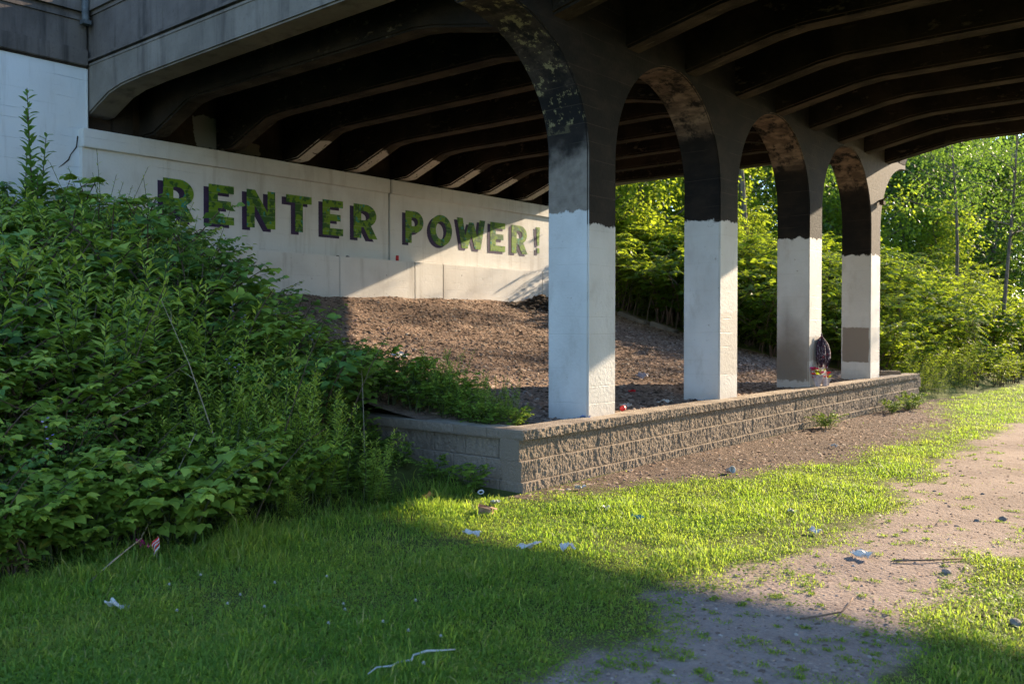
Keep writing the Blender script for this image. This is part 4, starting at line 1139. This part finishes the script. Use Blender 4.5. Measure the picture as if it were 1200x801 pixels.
tree(TT, -13.7, 28.9, 1.0, 'tree with a bare upright trunk seen between the second and third columns', None, 'tree', 1.0)

# ================================================================== LITTER AND MEMORIAL
M_PAPER = plain('white paper', (0.52, 0.50, 0.47), .7, .08, 40)
M_REDCAN = plain('red painted tin', (0.55, 0.03, 0.035), .35, .1, 40)
M_ALU = plain('bare aluminium', (0.62, 0.62, 0.62), .3, .1, 40, metal=.9)
M_BLUE = plain('blue plastic film', (0.04, 0.10, 0.42), .4)
M_TEAL = plain('teal plastic film', (0.03, 0.22, 0.26), .4)
M_CARD = plain('brown cardboard', (0.34, 0.21, 0.13), .85, .2, 12)
M_ORANGE = plain('orange wrapper', (0.62, 0.22, 0.06), .5)
M_STONE = plain('grey stone', (0.22, 0.19, 0.17), .9, .35, 18, .02)
M_TWIG = plain('dry twig', (0.16, 0.105, 0.075), .9, .3, 30)
M_STRAW = plain('bleached stick', (0.36, 0.29, 0.20), .85, .25, 25)
M_RED = plain('red cloth petals', (0.60, 0.02, 0.03), .6, .2, 40)
M_PINK = plain('hot pink foil', (0.62, 0.03, 0.22), .4, .2, 40)
M_PLUM = plain('dark plum cloth', (0.050, 0.025, 0.060), .7, .3, 25)
M_LILAC = plain('pale lilac cloth', (0.40, 0.36, 0.39), .7, .15, 25)
M_FLAGBLUE = plain('flag blue cloth', (0.03, 0.045, 0.20), .7)
M_STAR = plain('pale flower petal', (0.42, 0.25, 0.60), .6)
M_SPALL = plain('dark rubbish leaves', (0.075, 0.055, 0.04), .95, .5, 30)

def crumple(name, x, y, size, mat, label, cat='scrap', flat=.35, stretch=1.6, seed=0, z=None, rz=None, group=None):
    """a creased sheet: folded grid with real thickness"""
    r = np.random.default_rng(seed + 900); n = 9
    u = np.linspace(-1, 1, n); U, W = np.meshgrid(u, u, indexing='ij')
    H = flat * size * (fbm(U*1.3 + seed, W*1.3, 1.0, 3) * 1.3 + .35 * np.abs(np.sin(U*2.2 + seed)) )
    H = H - H.min()
    ex = size * .5 * stretch; ey = size * .5
    rim = 1 + .22 * fbm(U*2 + seed*3, W*2, 1.0, 2)
    top = np.stack([U*ex*rim, W*ey*rim + .12*size*np.sin(U*3 + seed), H + .004], -1).reshape(-1, 3); bot = top - np.array((0, 0, .003))
    V = np.concatenate([top, bot]); i, j = np.meshgrid(np.arange(n-1), np.arange(n-1), indexing='ij'); q_ = (i*n + j).ravel()
    F = [tuple(f) for f in np.stack([q_, q_+n, q_+n+1, q_+1], 1)] + [tuple(f) for f in np.stack([q_+1, q_+n+1, q_+n, q_], 1) + n*n]
    loop = [k*n for k in range(n)] + [(n-1)*n + k for k in range(1, n)] + [k*n + n-1 for k in range(n-2, -1, -1)] + [k for k in range(n-2, 0, -1)]
    F += [(loop[k], loop[k] + n*n, loop[(k+1) % len(loop)] + n*n, loop[(k+1) % len(loop)]) for k in range(len(loop))]
    o = pydata(name, V, F, mat)
    o.location = (x, y, (float(zsurf(x, y)) if z is None else z) + .012); o.rotation_euler = (0, 0, r.random()*6.28 if rz is None else rz)
    return tag(o, label, cat, group)
sc_list = [(-4.52, 4.95, .10, 'flat white paper scrap on the shadow edge of the lawn', 2.2), (-3.93, 4.91, .10, 'longest strip of torn white paper on the shaded lawn', 3.2), (-3.68, 5.02, .12, 'crumpled white paper beside the long torn strip', 1.3),
           (-4.27, 6.39, .09, 'small white scrap in the sunny grass near the wall', 1.5), (-2.99, 7.31, .11, 'white scrap in the sunny grass nearest the bare soil', 1.7), (-2.54, 6.64, .10, 'white scrap in the sunny grass beside the path', 1.5),
           (-2.04, 6.18, .14, 'larger white paper lying on the path edge', 1.8), (-5.00, 7.03, .11, 'white scrap at the foot of the wall near its corner', 1.6), (-4.85, 2.38, .12, 'grey white scrap in the lower left lawn', 1.9), (-6.38, 3.26, .10, 'white lid shaped scrap at the thicket edge', 1.2),
           (-1.95, 3.2, .05, 'tiny white scrap at the near end of the path', 1.3), (-4.2, 11.6, .10, 'white scrap on the bare soil before the wall', 2.0)]
for k, (x, y, sz, l, st_) in enumerate(sc_list): crumple('paper_scrap', x, y, sz * .58, M_PAPER, l, 'paper', .5, st_, k)
crumple('plastic_scrap', -3.92, 6.31, .07, M_TEAL, 'teal plastic strip in the sunny grass', 'plastic', .3, 2.2, 31)
crumple('wrapper', -5.62, 7.98, .10, M_BLUE, 'blue wrapper at the foot of the nearest column', 'wrapper', .5, 1.5, 32)
crumple('wrapper', -6.9, 11.0, .08, M_RED, 'small red wrapper on the dirt behind the cap stones', 'wrapper', .5, 1.2, 33)
crumple('plastic_bag', -7.6, 12.4, .16, M_LILAC, 'pale crumpled plastic bag in the column shadow on the dirt', 'bag', .5, 1.5, 34)
crumple('paper_scrap', -5.95, 10.3, .12, M_PAPER, 'white scrap behind the cap stones near the second column', 'paper', .4, 1.8, 35)
crumple('paper_scrap', -6.05, 9.5, .13, M_PAPER, 'white scrap behind the cap stones between the nearest columns', 'paper', .4, 1.8, 36)
crumple('paper_scrap', -9.6, 8.95, .18, M_PAPER, 'white paper high on the left edge of the dirt slope', 'paper', .4, 1.6, 37)
crumple('paper_scrap', -8.6, 11.3, .10, M_PAPER, 'small white scrap in the middle of the dirt slope', 'paper', .4, 1.6, 38)
crumple('foil_scrap', -5.95, 3.12, .08, M_PINK, 'hot pink foil scrap at the thicket edge', 'foil', .9, 1.1, 39)
MOTT = NT('mottled plum cloth'); _p = MOTT.obj(); M_MOTT = MOTT.done(MOTT.mix(MOTT.st(MOTT.noise(26, _p, 4, .7), .55, .60), MOTT.mix(MOTT.st(MOTT.noise(9, _p, 3), .56, .62), (0.045, 0.028, 0.05), (0.20, 0.015, 0.03)), (0.42, 0.38, 0.42)), .8, None, .2)
# soda can
can = empty('soda_can', (-5.76, 8.98, .615), 'crushed red and white drink can lying behind the cap stones', 'can')
can.rotation_euler = (0, math.pi/2, math.radians(115))
mb = MB().lathe([(.0, -.056), (.024, -.056), (.027, -.053), (.033, -.046), (.033, -.01), (.031, .0), (.033, .012), (.033, .046), (.027, .054), (.024, .057), (.0, .055)], 18); mb.build('can_body', M_REDCAN, can, True)
MB().lathe([(.0335, -.012), (.0318, .0), (.0336, .010)], 18).build('white_band', M_PAPER, can, True)
MB().lathe([(.0, .0565), (.022, .0565), (.0265, .0575), (.027, .0545)], 18).build('can_lid', M_ALU, can, True)
# foam cup
cup = empty('foam_cup', (-4.36, 8.88, .03), 'white foam cup lying on the bare soil before the wall', 'cup')
cup.rotation_euler = (math.radians(75), .2, 1.1)
MB().lathe([(.0, 0), (.026, 0), (.030, .05), (.036, .085), (.038, .088), (.035, .086), (.027, .01), (.0, .008)], 18).build('cup_body', M_PAPER, cup, True)
MB().lathe([(.036, .083), (.040, .085), (.040, .091), (.035, .091)], 18).build('rim', M_PAPER, cup, True)
# carton and cup by the wall corner
box = empty('crushed_carton', (-4.97, 5.62, .0), 'crushed brown cardboard carton in the grass by the wall corner', 'carton')
box.rotation_euler = (.12, -.15, .7); box.scale = (.58, .58, .58)
mb = MB().add([(-.11,-.07,0),(.10,-.08,0),(.12,.07,0),(-.10,.08,0),(-.09,-.05,.15),(.07,-.06,.12),(.10,.05,.09),(-.08,.07,.16)], [(0,3,2,1),(0,1,5,4),(1,2,6,5),(2,3,7,6),(3,0,4,7)])
o = mb.build('carton_side', M_CARD, box); so = o.modifiers.new('thickness', 'SOLIDIFY'); so.thickness = .006
for V in ([(-.088,-.052,.151),(.069,-.062,.121),(.09,-.13,.10),(-.07,-.12,.17)], [(.102,.052,.090),(.071,-.058,.121),(.17,-.03,.06),(.18,.05,.05)]):
    o = MB().add(V, [(0,1,2,3)]).build('flap', M_CARD, box); so = o.modifiers.new('thickness', 'SOLIDIFY'); so.thickness = .005
crumple('wrapper', -5.78, 5.72, .09, M_ORANGE, 'orange and white food wrapper in the dark grass left of the carton', 'wrapper', .8, 1.4, 41)
lid = MB().lathe([(.030, 0), (.050, .002), (.052, .010), (.046, .014), (.032, .010), (.030, .0)], 20).build('cup_lid', M_PAPER, None, True)
lid.location = (-5.50, 6.15, .05); lid.rotation_euler = (.5, .3, 0); lid.scale = (.6, .6, .6); tag(lid, 'white plastic ring lid in the shade of the wall corner', 'lid')
crumple('paper_scrap', -5.15, 5.95, .07, M_PAPER, 'white paper between the carton and the wall corner', 'paper', .4, 2.0, 42)
# string in the near lawn
o = MB().tube([(-3.01, 2.61, .05), (-3.03, 2.68, .055), (-3.00, 2.74, .05), (-3.01, 2.80, .05), (-2.97, 2.84, .055), (-3.02, 2.90, .05), (-2.99, 2.96, .06), (-2.95, 3.02, .055), (-2.92, 3.08, .05)], [.003, .004, .005, .004, .006, .005, .006, .004, .003], 6).build('plastic_string', M_PAPER, None, True)
tag(o, 'pale twisted plastic string lying in the near lawn', 'string')
# sticks and stones
for nm, pts, rr, mt, l in (('twig', [(-1.86, 4.66, .02), (-1.78, 4.78, .025), (-1.73, 4.92, .02), (-1.74, 5.08, .025), (-1.77, 5.22, .02)], .006, M_TWIG, 'curved brown twig lying on the path at the shadow edge'),
                           ('twig', [(-1.84, 6.22, .02), (-1.68, 6.36, .022), (-1.50, 6.58, .02)], .007, M_TWIG, 'straight brown twig across the sunny path'),
                           ('stick', [(-5.45, 2.50, .03), (-5.58, 2.72, .10), (-5.74, 2.99, .17)], .006, M_STRAW, 'pale dry stick leaning out of the thicket edge'),
                           ('stick', [(-6.05, 3.15, .10), (-6.15, 3.45, .45), (-6.35, 3.75, .75)], .005, M_STRAW, 'long pale dry stick slanting inside the thicket'),
                           ('stick', [(-5.95, 4.0, .05), (-5.98, 4.2, .38), (-6.1, 4.6, .62), (-6.2, 4.9, .70)], .005, M_CANE, 'brown arching cane over the thicket front')):
    tag(MB().tube(pts, [rr, rr*.9, rr*.8, rr*.7, rr*.5][:len(pts)], 6).build(nm, mt, None, True), l, nm)
def stone(x, y, sz, l, seed, z=None):
    bm = bmesh.new(); sz *= .52; bmesh.ops.create_icosphere(bm, subdivisions=2, radius=sz/2); r = random.Random(seed)
    for v in bm.verts:
        k = 1 + .5 * float(fbm(v.co.x/sz*1.7 + seed, v.co.y/sz*1.7 + v.co.z/sz*1.3, 1.0, 2)); v.co = Vector((v.co.x*1.25*k, v.co.y*k, v.co.z*.7*k))
    me = bpy.data.meshes.new('stone'); bm.to_mesh(me); bm.free(); o = link('stone', me, None, M_STONE)
    o.location = (x, y, (float(zsurf(x, y)) if z is None else z) + sz*.18); o.rotation_euler = (0, 0, r.random()*6); return tag(o, l, 'stone')
for k, (x, y, sz, l) in enumerate(((-1.57, 8.23, .13, 'largest dark stone on the sunny path at the right'), (-1.72, 8.02, .08, 'small dark stone left of the largest stone on the path'), (-1.80, 7.7, .06, 'flat small stone in the middle of the path'), (-1.51, 6.2, .12, 'dark stone in the grass right of the path'),
                                   (-.96, 5.38, .13, 'dark stone in the shaded grass at the right edge'), (-1.95, 9.3, .07, 'dark stone on the far sunny path'), (-2.1, 8.6, .05, 'tiny stone near the path edge'), (-2.35, 9.2, .06, 'small stone where grass meets the far path'))): stone(x, y, sz, l, k + 3)
# dark heap of leaves at the wall foot, broken kerb pieces on the slope edge
hp = chips('leaf_heap', 900, lambda r, n: (-13.12 + .18*r.normal(size=n), 16.9 + .42*r.normal(size=n)), lambda x, y: T_mid(x, y) + .30*np.exp(-((x+13.12)/.25)**2 - ((y-16.9)/.45)**2)*np.random.default_rng(4).random(len(x)), .05, .16, 'dark heap of rotting leaves at the foot of the abutment wall', 'leaf heap', 8)
hp.data.materials.clear(); hp.data.materials.append(M_SPALL)
for k, (x, y, L, a, l) in enumerate(((-12.0, 19.2, .9, 1.35, 'upper broken kerb slab on the edge of the dirt slope'), (-11.2, 19.3, .7, 1.25, 'lower broken kerb slab on the edge of the dirt slope'))):
    o = MB().box(-L/2, L/2, -.13, .13, -.05, .09).build('kerb_slab', M_FASCIA); bevel_obj(o, .02)
    o.location = (x, y, float(T_mid(np.array(x), np.array(y))) + .02); o.rotation_euler = (0, .33, math.radians(8 * k - 4)); tag(o, l, 'kerb')
# small striped flag at the thicket edge
fl = empty('small_flag', (-5.60, 3.02, .05), 'small red and white striped flag drooping at the thicket edge', 'flag')
fl.scale = (.45, .45, .6)
MB().tube([(0, 0, 0), (-.02, .03, .16), (-.05, .05, .24)], [.003, .003, .002], 6).build('flag_stick', M_STRAW, fl)
for k in range(6):
    V = []; n = 7
    for i in range(n):
        t = i / (n-1)
        for e in (0, 1):
            w = (k + e) * .019
            V.append((-.05 + .6*w + .02*math.sin(5*t + k), .05 - .10*t + .015*math.sin(7*t), .24 - .05*t - .9*w - .05*t*t))
    o = pydata('stripe', V, [(2*i, 2*i+1, 2*i+3, 2*i+2) for i in range(n-1)], M_RED if k % 2 == 0 else M_PAPER, fl)
    o.modifiers.new('thickness', 'SOLIDIFY').thickness = .002
# memorial at the third column: hanging cloth bundle, ribbons and flowers
bd = empty('cloth_bundle', (-5.50, 14.62, 1.42), 'dark plum and white cloth bundle hanging on the third column', 'cloth')
NP = 28; prof = [(0.0, .012), (-.05, .05), (-.14, .105), (-.26, .135), (-.36, .135), (-.45, .10), (-.52, .075)]
for j in range(NP):
    a0 = 2*math.pi*j/NP; V = []
    drop = 1 + .22*math.sin(j*2.3) * .6
    for z, r_ in prof:
        for e in (0, 1):
            a = a0 + e*2*math.pi/NP; fold = 1 + .22*math.sin(a*7)
            V.append((r_*fold*math.cos(a)*.85, r_*fold*math.sin(a)*1.25, z*drop))
    mt = M_MOTT
    o = pydata('cloth_fold', V, [(2*i, 2*i+2, 2*i+3, 2*i+1) for i in range(len(prof)-1)], mt, bd, True); o.modifiers.new('thickness', 'SOLIDIFY').thickness = .003
MB().tube([(0, 0, .06), (0, 0, 0), (.01, .01, -.04)], [.006, .014, .01], 8).build('knot', M_PLUM, bd)
for k in range(5):
    a = -.5 + .25*k
    pts = [(-.01, -.04 + .03*k, -.40), (.02, -.06 + .035*k, -.52), (.05, -.12 + .05*k, -.62), (.05, -.16 + .05*k, -.72)]
    V = []
    for p in pts: V += [(p[0], p[1] - .012, p[2]), (p[0] + .004, p[1] + .012, p[2])]
    o = pydata('ribbon', V, [(0,1,3,2),(2,3,5,4),(4,5,7,6)], M_PAPER if k % 2 else M_LILAC, bd); o.modifiers.new('thickness', 'SOLIDIFY').thickness = .002
def bouquet(name, x, y, z, n, rad, ht, mats, label, seed):
    r = random.Random(seed); e = empty(name, (x, y, z), label, 'flowers')
    MB().lathe([(.0, 0), (.03, 0), (.035, .04), (rad*.55, ht*.5), (rad*.75, ht*.7), (rad*.7, ht*.69), (.03, .05), (.0, .02)], 40, crinkle=.16).build('paper_wrap', M_LILAC, e, True)
    for k in range(n):
        a = r.random()*6.28; q_ = rad*1.1*r.random()**.5; c = Vector((q_*math.cos(a), q_*math.sin(a), ht*(.45 + .65*r.random())))
        mb = MB(); sz = .028 + .018*r.random()
        for p in range(6):
            b = p*1.047 + r.random()*.3; d = Vector((math.cos(b), math.sin(b), .55)); s_ = Vector((-math.sin(b), math.cos(b), 0))
            mb.add([c, c + d*sz*.6 + s_*sz*.45, c + d*sz*1.1 + Vector((0,0,.2*sz)), c + d*sz*.6 - s_*sz*.45], [(0,1,2,3)])
        mb.add([c + Vector((0,0,.005)), c + Vector((sz*.4, 0, sz*.7)), c + Vector((0, sz*.4, sz*.75)), c + Vector((-sz*.4, -sz*.2, sz*.7))], [(0,1,2),(0,2,3),(0,3,1)])
        mb.build('flower', mats[k % len(mats)], e)
    for k in range(9):
        a = r.random()*6.28; d = Vector((math.cos(a), math.sin(a), .9)); b = Vector((0, 0, ht*.5)); s_ = Vector((-math.sin(a), math.cos(a), 0))
        MB().add([b + d*rad*.5, b + d*rad*.95 + s_*.018, b + d*rad*1.5, b + d*rad*.95 - s_*.018], [(0,1,2,3)]).build('leaf', M_LEAF_D, e)
    return e
bouquet('bouquet', -5.47, 14.38, .585, 22, .12, .30, [M_RED, M_PAPER, M_PINK], 'large bouquet of red and white flowers at the third column', 3)
bouquet('bouquet', -5.45, 14.72, .585, 10, .07, .20, [M_RED], 'small bunch of red flowers right of the large bouquet', 4)
jar = MB().lathe([(0, 0), (.035, 0), (.038, .01), (.038, .13), (.03, .15), (.03, .165), (.025, .165), (.025, .15), (.033, .13), (.033, .012), (0, .01)], 16).build('candle_jar', M_LILAC, None, True)
jar.location = (-5.42, 14.56, .60); tag(jar, 'pale glass candle jar between the two flower bunches', 'jar')
# hardware on the far column and litter on the abutment ledge
MB().tube([(-5.55, 17.66, 3.98), (-5.47, 17.66, 4.0), (-5.43, 17.72, 4.06)], [.02, .02, .015], 8).box(-5.52, -5.44, 17.58, 17.70, 3.90, 3.97).build('lamp_bracket', M_SPALL, bridge)
o = MB().lathe([(0, 0), (.033, 0), (.033, .11), (.027, .12), (0, .12)], 12).build('tin_can', M_REDCAN, None, True); o.location = (-13.66, 12.68, 2.927); tag(o, 'red tin standing on the abutment ledge under the letters', 'can')
stone(-13.64, 11.35, .13, 'dark stone lying on the abutment ledge', 77, 2.93); stone(-13.64, 11.1, .10, 'small dark stone beside the other on the abutment ledge', 78, 2.93)
# violet flowers on the vines
for k, (x, y, z) in enumerate(((-7.2, 4.75, 1.62), (-7.3, 4.7, 1.72), (-6.9, 5.3, 1.45), (-6.9, 4.4, 1.25), (-6.85, 4.45, 1.18), (-6.1, 2.55, .80), (-6.05, 2.5, .92), (-7.6, 6.9, 1.5), (-8.4, 7.1, 1.6), (-7.9, 5.6, 1.7))):
    e = empty('violet_flower', (x, y, z), 'tiny violet flower spike among the shaded thicket leaves', 'flower', 'violet flowers in the thicket'); mb = MB(); r = random.Random(k)
    for p in range(7):
        b = p*2.4; c = Vector((.012*math.cos(b), .012*math.sin(b), .012*p)); d = Vector((math.cos(b), math.sin(b), .3)); s_ = Vector((-math.sin(b), math.cos(b), 0))
        mb.add([c, c + d*.012 + s_*.009, c + d*.024, c + d*.012 - s_*.009], [(0,1,2,3)])
    mb.build('petals', M_STAR, e); MB().tube([(0, 0, -.12), (0, 0, .08)], [.002, .001], 4).build('stalk', M_STEM, e)
# clover heads in the shaded lawn
rr_ = random.Random(12)
for k in range(16):
    x = -4.2 + .9*rr_.gauss(0, .6); y = 2.9 + .5*rr_.gauss(0, .6)
    e = empty('clover_flower', (x, y, float(zsurf(x, y))), 'tiny white clover head in the shaded lawn', 'flower', 'clover heads in the lawn')
    MB().tube([(0, 0, 0), (.004, 0, .05)], [.001, .001], 4).build('stalk', M_STEM, e); mb = MB()
    for p in range(14):
        b = p*2.4; el = -.4 + 1.9*p/14; d = Vector((math.cos(b)*math.cos(el), math.sin(b)*math.cos(el), math.sin(el))); c = Vector((.004, 0, .052)); s_ = Vector((-math.sin(b), math.cos(b), 0))
        mb.add([c, c + d*.007 + s_*.003, c + d*.011, c + d*.007 - s_*.003], [(0,1,2,3)])
    mb.build('petals', M_PAPER, e)
